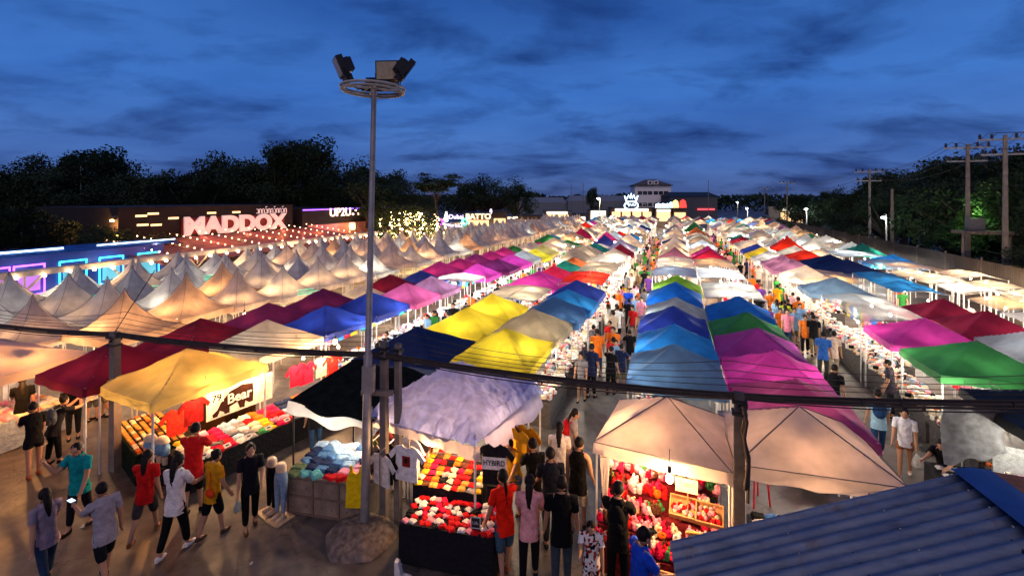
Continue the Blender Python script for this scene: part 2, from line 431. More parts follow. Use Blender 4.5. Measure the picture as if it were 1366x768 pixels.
person(284, 715, -55, 'woman in a mustard yellow t-shirt with an orange waist bag', 1.64, '#c98a14', '#0f0f12', '#4a3a30', la=(8, 10, 15), ra=(5, 8, 20), stride=12, female=True, pants='knee', hair='bun', extras=[sling('#d2401a', 'orange bag slung across the woman in mustard yellow')])
person(334, 704, 185, 'woman in a dark outfit walking towards the camera with a clear bag', 1.68, '#14141c', '#0b0b0e', '#5a3a28', la=(8, 14, 60, 40), ra=(3, 10, 6), stride=8, female=True, hair='bun', extras=[bag('#b8c4c8', 'clear plastic bag held by the woman in dark clothes', s=.1, tr=.7)])
person(421, 606, 10, 'person in dark top and blue jeans behind the folded jeans table', 1.6, '#1a1a1e', '#2f4a6b', '#222222', stride=3)
# the group by the underwear stall
person(673, 768, 25, 'woman with a pony tail in a bright red sweatshirt and denim shorts', 1.78, '#e8200c', '#3c5563', '#9a5a3a', la=(8, 14, 12), ra=(45, 5, 50), stride=6, female=True, pants='knee', hair='pony', lean=4, extras=[bag('#f0ece6', 'small white bag held by the woman in red', 'lh', s=.12, tr=.3)])
person(706, 775, -5, 'woman in a pale pink t-shirt and black trousers with long hair', 1.76, '#e09a98', '#131216', '#1a1a1a', la=(15, 5, 30), ra=(20, 8, 40), stride=8, female=True, hair='long')
person(749, 786, 0, 'man in a black t-shirt and grey jeans, back to the camera', 1.83, '#0a0b0e', '#39444c', '#222222', la=(5, 14, 8), ra=(5, 14, 8), stride=4)
person(789, 803, 175, 'child in a white patterned top and shorts', 1.35, patterned('child', ['#e0d8d0', '#e0d8d0', '#a02820', '#1c1a20'], 26), patterned('child2', ['#e0d8d0', '#e0d8d0', '#a02820', '#1c1a20'], 26), '#5a3a30', la=(5, 10, 12), ra=(40, 6, 60), stride=4, pants='knee', head_tilt=18)
person(824, 792, -10, 'man in black with a black backpack at the toy stall', 1.80, '#0c0c0e', '#0b0b0d', '#111111', ra=(40, 8, 20), la=(40, 8, 25), stride=5, extras=[backpack('#0d0d10', 'black backpack worn by the man at the toy stall')])
person(853, 868, -60, 'man in a bright blue t-shirt and dark cap at the bottom edge', 1.76, '#1a48c0', '#16161c', '#222222', la=(20, 8, 30), ra=(30, 8, 50), stride=6, cap='#101014')
person(771, 708, -15, 'man in a black sleeveless top and cream shorts in the aisle', 1.80, '#0c0a0a', '#c8b8a0', '#3a3028', la=(3, 10, 8), ra=(8, 10, 20), stride=8, shirt='tank', pants='knee', turn=-20)
person(746, 674, -5, 'woman in a white blouse with waist long black hair', 1.72, '#d8ccc6', '#1a1a20', '#222222', la=(25, 8, 40), ra=(10, 8, 15), stride=6, female=True, hair='long')
person(763, 643, -80, 'woman carrying a red backpack further up the aisle', 1.68, '#a89890', '#22222a', '#222222', stride=8, female=True, hair='pony', extras=[backpack('#b81820', 'red backpack worn by the woman up the aisle')])
person(735, 727, 10, 'man in a dark navy t-shirt between the black clad shoppers', 1.78, '#101420', '#1c1e26', '#222222', stride=4, la=(20, 8, 30))
person(712, 706, 20, 'woman in a black top and pale grey skirt by the jersey', 1.74, '#0d0c0e', '#b8aca6', '#5a3a28', stride=3, female=True, pants='skirt', hair='bun', la=(35, 8, 40))
person(686, 686, 150, 'stall holder in a yellow t-shirt and denim shorts reaching over the goods', 1.64, '#d89a1c', '#566a78', '#3a2a20', lean=16, ra=(70, 5, 10), la=(30, 5, 20), stride=4, pants='short')
# right hand aisle
person(1207, 636, 178, 'woman in a white t-shirt and tan shorts walking down the right aisle', 1.62, '#d8dce4', '#8a5638', '#d8cfc6', la=(3, 10, 10), ra=(12, 12, 25), stride=12, female=True, pants='short', hair='long', extras=[bag('#dcdcd8', 'white carrier bag held by the woman in tan shorts', 'lh', s=.15)])
person(1172, 608, 10, 'person in a pale blue shirt and jeans with a blue backpack', 1.66, '#8ab0c8', '#24446e', '#d8d8d8', stride=12, la=(5, 10, 15), extras=[backpack('#1a3a62', 'blue backpack worn by the person in pale blue')])
person(1112, 566, -20, 'man in a black t-shirt in the right aisle behind the pink tent', 1.70, '#0f1114', '#222630', '#222222', stride=5)
person(1098, 506, -10, 'man in a blue t-shirt and grey trousers beside one in cream', 1.70, '#2c5ca8', '#3a4038', '#222222', stride=10)
person(1112, 503, -10, 'person in a long cream shirt beside the man in blue', 1.66, '#e0c8b0', '#b8a890', '#5a4a3a', stride=8, female=True)
person(1074, 472, 180, 'woman in an orange top with an orange bag in the right aisle', 1.62, '#e87828', '#1c1a1c', '#222222', stride=8, female=True, hair='bun')
person(1047, 447, 0, 'person in a green and yellow checked shirt and red shorts', 1.64, patterned('check', ['#8aa418', '#3a6a18', '#d8c830'], 18), '#7a2014', '#222222', stride=8, pants='knee')
person(1058, 432, 5, 'person in a pale pink shirt walking away up the right aisle', 1.62, '#e0a8a8', '#3a3436', '#222222', stride=10, female=True)
person(1037, 418, 0, 'person in an amber yellow top further up the right aisle', 1.60, '#e09818', '#4a4440', '#222222', stride=8)
person(1188, 556, 90, 'stall holder in dark grey standing by the shelves on the right', 1.68, '#3a3640', '#1c1c22', '#222222', stride=3)
person(1262, 660, 160, 'seated stall holder in black sorting goods behind the blue roof', 1.66, '#101012', '#16161a', '#d8d8d8', sit=True, la=(45, 8, 30), ra=(50, 8, 30), lean=12, head_tilt=25)
person(838, 427, 175, 'man in a bright blue shirt in the centre aisle', 1.70, '#1c48c8', '#1c222c', '#222222', stride=8)
person(846, 420, 0, 'person in a pale shirt beside the man in bright blue', 1.64, '#c8c0b8', '#22262c', '#222222', stride=8, female=True)

# the crowd further up the aisles: six figures copied with clothes of their own colours
VAR = []
for i, k in enumerate([dict(stride=12), dict(stride=-10, female=True, hair='long'), dict(stride=6, pants='knee', ra=(40, 8, 50)),
                       dict(stride=10, female=True, hair='pony', pants='knee'), dict(stride=4, la=(50, 5, 40)), dict(stride=8, female=True, pants='short', hair='bun')]):
    P = person_mesh(1.64, **k)
    g = MB()
    VAR.append(dict(body=P['body'].mesh('body', [skin_m, eye_m, lip_m]), hair=P['hair'].mesh('hair', hair_m), shirt=P['shirt'].mesh('shirt', black_cloth),
                    trousers=P['trousers'].mesh('trousers', black_cloth), shoe=P['shoes'][0].mesh('shoe', black_cloth), shoe2=P['shoes'][1].mesh('shoe', black_cloth)))
SCOL = [('white', '#d8d4cc'), ('black', '#101014'), ('red', '#b81c1c'), ('orange', '#e07020'), ('navy', '#1c2444'), ('pink', '#e08aa0'), ('grey', '#77757a'),
        ('yellow', '#d8b020'), ('green', '#2f7a3a'), ('light blue', '#7fa8cf'), ('purple', '#6a3a88'), ('beige', '#c8b090')]
PCOL = [('black trousers', '#101014'), ('blue jeans', '#2a3f60'), ('grey trousers', '#4a4a4e'), ('khaki trousers', '#7a6a4c')]
crowd_n = {}
def walker(u, w, where):
    v = random.choice(VAR); sn, s = random.choice(SCOL); pn, pc = random.choice(PCOL)
    k = (where, sn, pn); crowd_n[k] = crowd_n.get(k, 0) + 1
    n = crowd_n[k]
    if n > 1: lb = f'{ordn(n)} person from the front in {sn} top and {pn}, {where}'
    else: lb = f'person in {sn} top and {pn} nearest the front, {where}'
    o = empty('person', RC(u, w), -AL + random.choice([0, math.pi]) + random.uniform(-.5, .5), label=lb, cat='person', group='people walking in the ' + where)
    place(v['body'], 'body', o); place(v['hair'], 'hair', o); place(v['shirt'], 'shirt', o, mats=[cloth(s)])
    place(v['trousers'], 'trousers', o, mats=[cloth(pc)]); place(v['shoe'], 'shoe', o); place(v['shoe2'], 'shoe', o)
    sc = random.uniform(.93, 1.06); o.scale = (sc, sc, sc)
def aisle(w0, w1, u0, u1, n, where):
    us = sorted(u0 + (u1 - u0) * random.random() ** 1.15 for _ in range(n))
    for u in us: walker(u, random.uniform(w0, w1), where)
aisle(-3.0, -1.3, 15, 62, 74, 'centre aisle')
aisle(3.7, 5.9, 22, 70, 84, 'right hand aisle')
aisle(-9.9, -8.2, 13, 60, 62, 'left hand aisle')
aisle(10.9, 11.5, 22, 45, 10, 'far right aisle')
aisle(-15.9, -15.3, 8, 40, 16, 'passage by the pagoda tents')
# ------------------------------------------------------------------ canopy tents
def fbm(x, y, s=1.0, seed=0.0): return noise.fractal(Vector((x * s + seed, y * s - seed, seed * .37)), 1.0, 2.0, 3)
def canopy_mb(sx, sy, ev, h, p=1.15, sag=.05, n=14, val=.2, crumple=.0, seed=0.0, spire=0.0):
    m = MB()
    def z(x, y):
        ax, ay = abs(x), abs(y); r = max(ax, ay, 1e-6); t = min(ax, ay) / r
        zz = ev + h * (1 - r) ** p - sag * (1 - t) ** 1.5 * 4 * r * (1 - r)
        zz -= (1 - t) * .03 * (1 if r > .97 else 0)
        if spire: zz += spire * max(0, 1 - r / .08)
        return zz + crumple * fbm(x, y, 2.2, seed) + .012 * fbm(x, y, 3, seed + 5)
    def fn(a, b):
        x, y = a * 2 - 1, b * 2 - 1
        x = math.copysign(abs(x) ** (1.0 if not spire else 1.5), x); y = math.copysign(abs(y) ** (1.0 if not spire else 1.5), y)
        return Vector((x * sx / 2, y * sy / 2, z(x, y)))
    m.grid(fn, n, n)
    if val:
        def edge(a, b):
            s4 = a * 4; k = min(3, int(s4)); f = s4 - k
            x, y = [(-1 + 2 * f, -1), (1, -1 + 2 * f), (1 - 2 * f, 1), (-1, 1 - 2 * f)][k]
            o = 1 + .012 * b
            return Vector((x * sx / 2 * o, y * sy / 2 * o, z(x, y) - val * b + .012 * math.sin(a * 90 + seed) * b))
        m.grid(edge, 4 * n, 1)
    return m
def posts_mb(sx, sy, ev, r=.022):
    return [MB().tube([(dx * (sx / 2 - .04), dy * (sy / 2 - .04), 0), (dx * (sx / 2 - .04), dy * (sy / 2 - .04), ev)], r, 6) for dx, dy in ((-1, -1), (1, -1), (1, 1), (-1, 1))]
def truss_mb(sx, sy, ev, h):
    m = MB(); a, b = sx / 2 - .05, sy / 2 - .05
    c = [(-a, -b), (a, -b), (a, b), (-a, b)]
    for i in range(4):
        p, q = c[i], c[(i + 1) % 4]
        for z0, z1 in ((ev - .03, ev - .28), (ev - .28, ev - .03)):
            mid = ((p[0] + q[0]) / 2, (p[1] + q[1]) / 2)
            m.tube([(p[0], p[1], z0), (mid[0], mid[1], z1)], .009, 4); m.tube([(mid[0], mid[1], z0), (q[0], q[1], z1)], .009, 4)
        m.tube([(p[0], p[1], ev - .04), (0, 0, ev + h - .08)], .01, 4)
    return m
NT = [0]
EV, PK = 2.1, .65
near_can = [canopy_mb(2.2, 2.2, EV, PK, seed=i * 3.1, p=1.08 + .07 * (i % 3), sag=.04 + .03 * (i % 3), n=24, crumple=.016 + .012 * (i % 3)).mesh('canopy', black_cloth) for i in range(8)]
taut_can = canopy_mb(2.2, 2.2, EV, PK, p=1.0, sag=.012, n=20, crumple=.006).mesh('canopy', black_cloth)
seam_t = MB()
for dx, dy in ((-1, -1), (1, -1), (1, 1), (-1, 1)): seam_t.tube([(dx * r * 1.1, dy * r * 1.1, EV + PK * (1 - r) + .012) for r in (0.0, .25, .5, .75, 1.0)], .010, 4)
for k in range(4): seam_t.tube([(1.108, -1.108, EV + .01), (1.108, 1.108, EV + .01)] if k == 0 else [(-1.108, -1.108, EV + .01), (-1.108, 1.108, EV + .01)] if k == 1 else [(-1.108, -1.108, EV + .01), (1.108, -1.108, EV + .01)] if k == 2 else [(-1.108, 1.108, EV + .01), (1.108, 1.108, EV + .01)], .008, 4)
seam_t = seam_t.mesh('seam', mat('seam_rope', (.18, .16, .15)))
far_can = [canopy_mb(2.2, 2.2, EV, PK + .05, seed=i * 5.3, n=8, sag=.04).mesh('canopy', black_cloth) for i in range(4)]
post_me = [m.mesh('post', white_post) for m in posts_mb(2.2, 2.2, EV)]
truss_me = truss_mb(2.2, 2.2, EV, PK).mesh('roof_frame', metal)
def far_full(i, mb):
    for p in posts_mb(2.2, 2.2, EV, .025): mb.add(p.v, p.f, 1, True)
    return mb.mesh('canopy_tent', [black_cloth, white_post])
far_tent = [far_full(i, canopy_mb(2.2, 2.2, EV, PK + .06 * (i - 3), seed=i * 5.3, n=10, sag=.03 + .03 * (i % 3), crumple=.02 * (i % 4))) for i in range(9)]
ROWN = dict(R1='first row right of centre aisle', R2='second row right of centre aisle', L1='first row left of centre aisle', L2='second row left of centre aisle',
            L3='third row left of centre aisle', L4='fourth row left of centre aisle', R3='third row right of centre aisle', R4='fourth row right of centre aisle',
            R5='fifth row right of centre aisle', R6='sixth row right of centre aisle')
cnt = {}
def tent(row, u, w, c, rz=0, sx=2.2, sy=2.2, dz=0, near=True, sh=1.0, label=None, lamp='warm', power=26, crumple=0, lampoff=(0, 0)):
    cnt[row] = cnt.get(row, 0) + 1
    lb = label or f'{CN.get(c, c)} canopy tent, {ordn(cnt[row])} from front, {ROWN[row]}'
    g = 'canopy tents in the ' + ROWN[row]
    p = RC(u, w)
    if near:
        o = empty('canopy_tent', p, rot_row(rz), label=lb, cat='market tent', group=g)
        if crumple:
            me = canopy_mb(2.2, 2.2, EV, PK, crumple=crumple, n=30, seed=u, val=.12).mesh('canopy', black_cloth)
        else: me = near_can[int(u * 7 + w * 3) % 8] if c != 'beige' else taut_can
        if c == 'beige': place(seam_t, 'seam', o)
        sh *= 1 + jit(.025)
        place(me, 'canopy', o, mats=[can(c)])
        for q in post_me: place(q, 'post', o)
        if u < 20: place(truss_me, 'roof_frame', o)
    else:
        o = place(far_tent[(int(u * 3) + cnt[row]) % 9], 'canopy_tent', None, p, rot_row(rz), mats=[can(c), None], label=lb, cat='market tent', group=g)
    o.scale = (sx / 2.2, sy / 2.2, sh); o.location.z = 0
    if lamp:
        lp = RC(u - .25 + lampoff[0], w + lampoff[1], EV * sh - .28)
        if near: bulb(lp, lamp, power, f'bulb in the {CN.get(c, c)} tent, {ordn(cnt[row])} from front, {ROWN[row]}', sock=u < 22)
        else:
            far_bulb(RC(u - .9, w + jit(.8), EV * sh - .1), lamp, power)
            if random.random() < .6: far_bulb(RC(u - 1.15, w + jit(1), EV * sh + .02), lamp, 0)
            if random.random() < .5: far_bulb(RC(u + jit(1), w + random.choice([-1.15, 1.15]), EV * sh), 'white', 0)
    return o
CN = dict(plum='dark plum', royal='royal blue', sky='bright blue', steel='steel blue', slate='grey blue', navy='very dark navy', ivory='ivory white', aqua='pale aqua', lime='lime green',
          cream='peach cream', tan='sandy tan', gold='golden yellow', maroon='dark maroon', crimson='crimson pink')
def jit(a): return random.uniform(-a, a)
def seq(row, lst, **kw):
    for t in lst:
        u, w, c = t[:3]; k = dict(kw); k.update(t[3] if len(t) > 3 else {})
        tent(row, u, w, c, rz=k.pop('rz', jit(1.5)), **k)
def flat(name_l, c, u0, u1, w0, w1, z=2.35, slope=.25, lamps=2, lamp='white', power=24, crumple=.05, seed=0):
    """a nearly flat tarpaulin roof on a pipe frame"""
    L_, W_ = u1 - u0, w1 - w0
    o = empty('tarpaulin_shelter', RC((u0 + u1) / 2, (w0 + w1) / 2), rot_row(jit(1)), label=name_l, cat='tarpaulin roof', group='flat tarpaulin roofs over the stalls')
    def fn(a, b):
        x, y = (a - .5) * W_, (b - .5) * L_
        e = 4 * a * (1 - a) * 4 * b * (1 - b)
        return Vector((x, y, z + slope * (.5 - abs(a - .5)) + crumple * fbm(x, y, 1.1, seed + u0) * (.4 + e) - .08 * abs(math.sin(b * math.pi * L_ / 1.1)) * 0 - .06 * math.sin(b * math.pi * max(1, round(L_ / 2))) ** 2))
    m = MB().grid(fn, 22, 22); m.build('tarpaulin', can(c), o)
    fr = MB()
    k = max(1, round(L_ / 2))
    for i in range(k + 1):
        y = -L_ / 2 + L_ * i / k
        fr.tube([(-W_ / 2, y, z - .03), (0, y, z + slope * .5 - .03), (W_ / 2, y, z - .03)], .014, 5)
    for a in (-W_ / 2, 0, W_ / 2): fr.tube([(a, -L_ / 2, z - .03 + (slope * .5 if a == 0 else 0)), (a, L_ / 2, z - .03 + (slope * .5 if a == 0 else 0))], .014, 5)
    fr.build('roof_frame', metal, o)
    for a in (-1, 1):
        for b in (-1, 1): MB().tube([(a * (W_ / 2 - .02), b * (L_ / 2 - .03), 0), (a * (W_ / 2 - .02), b * (L_ / 2 - .03), z)], .02, 6).build('post', white_post, o)
    for i in range(lamps):
        bulb(RC(u0 + (i + .5) * L_ / lamps, (w0 + w1) / 2 + jit(W_ * .25), z - .2), lamp, power, 'bulb, ' + ordn(i + 1) + ' from the front, under the ' + ' '.join(name_l.split()[:9]), sock=False)
    return o

# --- front and middle tents read off the photograph
seq('R1', [(12.5, 0, 'slate'), (14.8, 0, 'sky'), (17.1, -.05, 'royal'), (19.4, .05, 'grey', dict(sh=.93)), (21.8, 0, 'blue', dict(sh=1.02)), (24.1, .1, 'lime', dict(sh=1.0))], lamp=None)
seq('R2', [(11.1, 2.33, 'pink', dict(sh=.98, lamp='white', power=12)), (13.1, 2.3, 'magenta', dict(lamp='white', power=12)), (15.2, 2.25, 'purple'), (17.3, 2.25, 'green'), (19.6, 2.25, 'blue')], lamp=None)
seq('L1', [(12.6, -4.5, 'yellow', dict(power=40, sy=2.5, lampoff=(.3, .2))), (15.1, -4.4, 'tan', dict(power=12)), (17.2, -4.2, 'steel', dict(lamp=None)), (19.0, -4.1, 'sky', dict(lamp=None, power=14)), (21.0, -4.1, 'royal', dict(lamp=None))], lamp='white')
seq('L2', [(11.9, -6.85, 'navy', dict(sx=2.5, sy=2.5, lamp=None)), (14.8, -6.6, 'yellow', dict(power=30, sx=2.4)), (17.1, -6.6, 'yellow', dict(power=42)),
           (23.0, -6.4, 'magenta', dict(sx=2.9, sy=2.4, power=14)), (25.4, -6.2, 'crimson', dict(sx=2.5, power=20)), (27.6, -6.1, 'teal'), (29.8, -6.0, 'orange', dict(power=30))], lamp='white')
seq('L3', [(8.6, -11.35, 'gold', dict(rz=-8, sx=2.3, sy=2.7, power=0, lamp=None, sh=1.0)), (11.2, -11.5, 'cream', dict(rz=-6, power=18, sh=1.02)), (13.7, -11.5, 'royal', dict(lamp='cool', power=14, sy=2.5)), (16.0, -11.3, 'royal', dict(power=9, lamp='white')),
           (18.2, -11.0, 'pink', dict(power=24)), (20.4, -11.0, 'mauve', dict(power=20)), (25.1, -10.6, 'magenta', dict(power=20)), (27.4, -10.2, 'plum'), (29.6, -10.1, 'magenta'), (31.8, -10.0, 'grey'), (34.0, -9.8, 'yellow'), (36.2, -9.8, 'gold')], lamp='cool')
seq('L4', [(8.3, -13.5, 'maroon', dict(rz=-6)), (10.8, -13.7, 'maroon', dict(sy=2.6)), (13.4, -13.7, 'plum'), (15.7, -13.3, 'plum'), (17.9, -13.1, 'ivory', dict(sh=.92)), (20.0, -13.0, 'maroon'), (22.2, -12.6, 'royal', dict(sh=.97)),
           (24.6, -12.7, 'magenta'), (26.8, -12.5, 'magenta'), (29.0, -12.4, 'purple'), (31.2, -12.2, 'magenta'), (33.4, -12.0, 'magenta'), (35.6, -12, 'green')], lamp='warm', power=16)
seq('R3', [(15.6, 7.4, 'green', dict(power=20, sx=2.5)), (18.1, 7.3, 'magenta', dict(power=12, sx=2.5)), (26.0, 7.1, 'slate', dict(sx=2.6, power=30)), (30.0, 6.8, 'ivory'), (32.7, 6.7, 'mauve', dict(sx=2.5)), (35.2, 6.6, 'mauve'), (38, 6.4, 'white'), (40.6, 6.3, 'yellow'), (43.2, 6.3, 'royal')], lamp='white')
seq('R4', [(15.2, 9.9, 'silver', dict(lamp=None)), (17.6, 9.9, 'grey', dict(lamp='cool', power=18)), (19.9, 9.7, 'maroon', dict(power=10)), (22.1, 9.5, 'maroon', dict(power=10)), (33.0, 9.6, 'navy', dict(sx=3.4, sy=2.9, lamp=None)), (36, 9.5, 'navy', dict(sx=3, sy=2.8, lamp=None)), (39.5, 8.9, 'red', dict(sx=2.8)), (42.2, 8.8, 'ivory')], lamp='white')
tent('R5', 38.0, 13.6, 'sky', sx=3, sy=2.8, near=True, lamp='cool')
# flat roofs
flat('crumpled dirty white tarpaulin behind the blue and green tents', 'white', 21.3, 25.0, 1.2, 3.5, z=2.3, lamps=2, power=30, crumple=.12)
flat('pale ribbed tarpaulin behind the lime green tent', 'silver', 26.0, 29.3, -1.1, 1.1, lamps=3, power=30, lamp='cool', z=2.35)
flat('pale ribbed tarpaulin right of the one behind the lime tent', 'white', 26.0, 29.3, 1.2, 3.4, lamps=3, power=30, lamp='cool', z=2.35)
flat('ivory flat roof in front of the mauve tent', 'ivory', 30, 34, -1.1, 1.1, lamps=2, lamp='warm')
flat('peach flat roof lit by two warm bulbs right of the mauve tent', 'cream', 30, 34, 1.2, 3.4, lamps=3, lamp='warm')
flat('flat bright red tarpaulin beside the centre aisle', 'red', 22.4, 26.0, -5.3, -3.2, z=2.35, lamps=2, crumple=.09, power=36)
flat('pale peach tarpaulin beyond the red one', 'cream', 26.3, 30.0, -5.2, -3.1, lamps=2)
flat('off white tarpaulin beyond the orange tent', 'ivory', 30.3, 34.5, -5.2, -3.0, lamps=3, lamp='white')
flat('beige flat tarpaulin behind the yellow tents', 'cream', 18.6, 21.6, -7.7, -5.4, z=2.2, lamps=2, power=34)
flat('cream flat tarpaulin behind the mauve and pink tents', 'ivory', 21.9, 23.9, -12.0, -9.6, z=2.2, lamps=2, power=34)
flat('clear plastic tarpaulin over the shelves beyond the magenta tent', 'clear_grey', 19.6, 24.4, 6.1, 8.4, z=2.15, lamps=3, power=34)
flat('bright blue tarpaulin among the glowing cream ones', 'sky', 25.2, 31.0, 9.2, 11.1, z=2.3, lamps=1, power=10, crumple=.09)
for i_, (cc_, n_) in enumerate((('clear_cream', 'peach'), ('clear_white', 'white'), ('ivory', 'ivory'), ('clear_cream', 'peach'))):
    for j_ in range(2): flat(f'glowing {n_} tarpaulin by the tall fence, {ordn(i_ * 2 + j_ + 1)} from the camera', cc_ if j_ == 0 else ('clear_white', 'cream', 'clear_cream', 'white')[i_], 22.6 + i_ * 2.6, 24.9 + i_ * 2.6, 11.5 + j_ * 2.2, 13.5 + j_ * 2.2, z=2.25 + jit(.12), lamps=2, lamp=random.choice(['warm', 'white']), power=44, slope=.4, crumple=.09, seed=j_)
flat('cream tarpaulin left of the blue one', 'clear_cream', 27.4, 31.6, 6.2, 8.9, z=2.2, lamps=4, lamp='warm', power=40)
flat('white tarpaulin with strong lights at the right edge', 'clear_white', 16.5, 22.2, 11.2, 14.6, z=2.25, lamps=5, lamp='cool', power=40)
flat('peach tarpaulin between the blue tent and the dark ones', 'clear_cream', 33.0, 37.4, 11.6, 14.6, z=2.3, lamps=3, lamp='warm', power=40)
flat('white tarpaulin behind the dark tents', 'white', 39.0, 43.0, 11.0, 14.0, z=2.3, lamps=2, lamp='cool', power=40)

# --- the further market, row by row
PAL = ['white'] * 12 + ['ivory'] * 12 + ['cream'] * 11 + ['grey', 'aqua', 'lavender', 'tan'] + ['magenta', 'crimson', 'green', 'royal', 'navy', 'sky', 'orange', 'maroon', 'mauve', 'teal', 'red']
def fill(row, w, u0, u1, pal=PAL, step=2.32):
    u = u0; last = None
    while u < u1:
        c = random.choice(pal)
        tent(row, u, w + jit(.15), c, near=False, rz=jit(7), sh=random.uniform(.86, 1.14), lamp=random.choice(['warm', 'white', 'warm', 'cool']), power=random.choice([22, 34, 46]), sx=2.2 + jit(.12))
        u += step + random.choice([0, 0, 0, .5])
W = ['white', 'ivory', 'white', 'cream', 'grey', 'ivory']
tent('R1', 35.7, 0, 'mauve', near=False); tent('R2', 35.9, 2.3, 'crimson', near=False, power=30, sx=2.4); tent('R2', 38.4, 2.3, 'magenta', near=False)
fill('R1', 0, 38.2, 90, W + W + PAL); fill('R2', 2.3, 41, 90, W + PAL); fill('L1', -4.2, 35.6, 90, W + W + W + PAL); fill('L2', -6.3, 32.2, 90, W + PAL)
fill('L3', -9.9, 38.6, 90); fill('L4', -12.0, 38, 90, ['magenta', 'crimson', 'red'] + W + PAL)
fill('R3', 6.4, 45.8, 88); fill('R4', 8.8, 44.8, 88, W + PAL); fill('R5', 11.3, 44.5, 84, W + W + PAL); fill('R6', 13.7, 43.5, 80, W + W + PAL)
# beyond that the tents merge into one lit mass
fm = MB(); fpost = MB()
for w in (-14.2, -12, -9.9, -8.0, -6.3, -4.2, 0, 2.3, 4.4, 6.4, 8.8, 11.2, 13.6, 16):
    u = 91
    while u < 104:
        q = canopy_mb(2.3, 2.3, EV, PK + jit(.15), n=4, val=.2, seed=u); mi = random.randrange(6); m3 = Matrix.Rotation(rot_row(jit(6)), 3, 'Z'); c = RC(u, w + jit(.3))
        fm.add([m3 @ Vector(v) + c for v in q.v], q.f, mi, True); u += 2.45
far_tents = fm.build('distant_tents', [can(k) for k in ('white', 'ivory', 'cream', 'crimson', 'sky', 'cream')], label='distant lit tents merging together at the far end of the market', kind='stuff')
for i in range(46):
    far_bulb(RC(random.uniform(90, 104), random.uniform(-14, 15), 2.1), random.choice(['warm', 'white']), 60)

# ------------------------------------------------------------------ pagoda tents on the left
pg = [canopy_mb(2.9, 2.9, 2.25, 1.3, p=1.9 + .12 * i, sag=.02 * i, n=20, val=.24, seed=i * 2.7, spire=.12, crumple=.012 + .008 * i).mesh('canopy', black_cloth) for i in range(4)]
pgp = [m.mesh('post', white_post) for m in posts_mb(2.9, 2.9, 2.25)]
def pg_far(i):
    mb = canopy_mb(2.9, 2.9, 2.25, 1.3, p=2.0, sag=0, n=10, val=.24, seed=i, spire=.12)
    for p in posts_mb(2.9, 2.9, 2.25, .03): mb.add(p.v, p.f, 1, True)
    return mb.mesh('pagoda_tent', [black_cloth, white_post])
pgf = [pg_far(i) for i in range(3)]
PGC = [canvas('pagoda_ivory', (.78, .76, .70), .42), canvas('pagoda_grey', (.70, .68, .63), .36), canvas('pagoda_peach', (.74, .62, .54), .42), canvas('pagoda_orange', (.66, .47, .33), .5)]
PGN = ['ivory', 'pale grey', 'peach', 'warm orange glowing']
seam_me = MB()
for dx, dy in ((-1, -1), (1, -1), (1, 1), (-1, 1)):
    pts = []
    for i in range(13):
        r = i / 12; pts.append((dx * r * 1.45, dy * r * 1.45, 2.25 + 1.3 * (1 - r) ** 2.05 + .03 + .12 * max(0, 1 - r / .08)))
    seam_me.tube(pts, .008, 4)
seam_me = seam_me.mesh('rope', mat('seam_rope', (.18, .16, .15)))
PW_ = ['front pagoda row beside the tents', 'second pagoda row', 'third pagoda row', 'fourth pagoda row', 'pagoda row nearest string lights']
for r, w in enumerate((-17.3, -19.6, -21.8, -24.0, -26.1)):
    u = 10.9 + (0, 1.2, -1.2, .4, -.5)[r] - (0, 4.8, 4.8, 4.8, 7.2)[r]; n = 0
    while u < 92:
        n += 1
        k = random.choices([0, 1, 2, 3], [5, 5, 3, .7])[0]
        if r == 0 and n in (1, 2): k = 3
        if r == 0 and n == 3: k = 2
        lb = f'{PGN[k]} pagoda tent, {ordn(n)} from front, {PW_[r]}'
        wj = w + jit(.12)
        if u < 45:
            o = empty('pagoda_tent', RC(u, wj), rot_row(jit(2)), label=lb, cat='pagoda tent', group='white pagoda tents')
            place(pg[n % 4], 'canopy', o, mats=[PGC[k]])
            for q in pgp: place(q, 'post', o)
            place(seam_me, 'rope', o)
        else:
            o = place(pgf[n % 3], 'pagoda_tent', None, RC(u, wj), rot_row(jit(2)), mats=[PGC[k], None], label=lb, cat='pagoda tent', group='white pagoda tents')
        o.scale = (.77, .77, random.uniform(.89, .98))
        if random.random() < .8 or k == 3:
            bk = random.choice(['warm', 'warm', 'white']) if k != 3 else 'warm'; bp_ = 44 if k == 3 else random.choice([10, 22, 36])
            if u < 42: bulb(RC(u - .3, wj + jit(.5), 1.95), bk, bp_, f'bulb inside the pagoda tent {ordn(n)} from front, {PW_[r]}', 'bulbs inside the pagoda tents', sock=False)
            else: far_bulb(RC(u - 1.0, wj + jit(.5), 2.1), bk, bp_)
        u += 2.3 + jit(.08)
# two big cream canopies cut by the left edge
for u, w, s_, cc, lb in ((6.6, -16.8, 3.9, 'beige', 'large peach canopy tent cut by the left edge of the photo'), (3.4, -15.2, 3.2, 'beige', 'low peach canopy nearest the camera at the left edge')):
    if u < 4: continue
    o = empty('canopy_tent', RC(u, w), rot_row(), label=lb, cat='market tent', group='large peach canopies at the left edge')
    place(near_can[1], 'canopy', o, mats=[can(cc)]); [place(q, 'post', o) for q in post_me]; o.scale = (s_ / 2.2, s_ / 2.2, 1.08)
# ------------------------------------------------------------------ front stalls
tent('R1', 8.96 * CA + 2.9 * SA, 2.9 * CA - 8.96 * SA, 'beige', rz=-7, sx=2.25, sy=2.0, label='beige canopy tent over the toy stall left of the cable pole', lamp=None)
tent('R2', 8.35 * CA + 5.0 * SA, 5.0 * CA - 8.35 * SA, 'beige', rz=3, sx=2.35, sy=2.0, label='beige canopy tent right of the cable pole above the blue roof', lamp='warm', power=24)
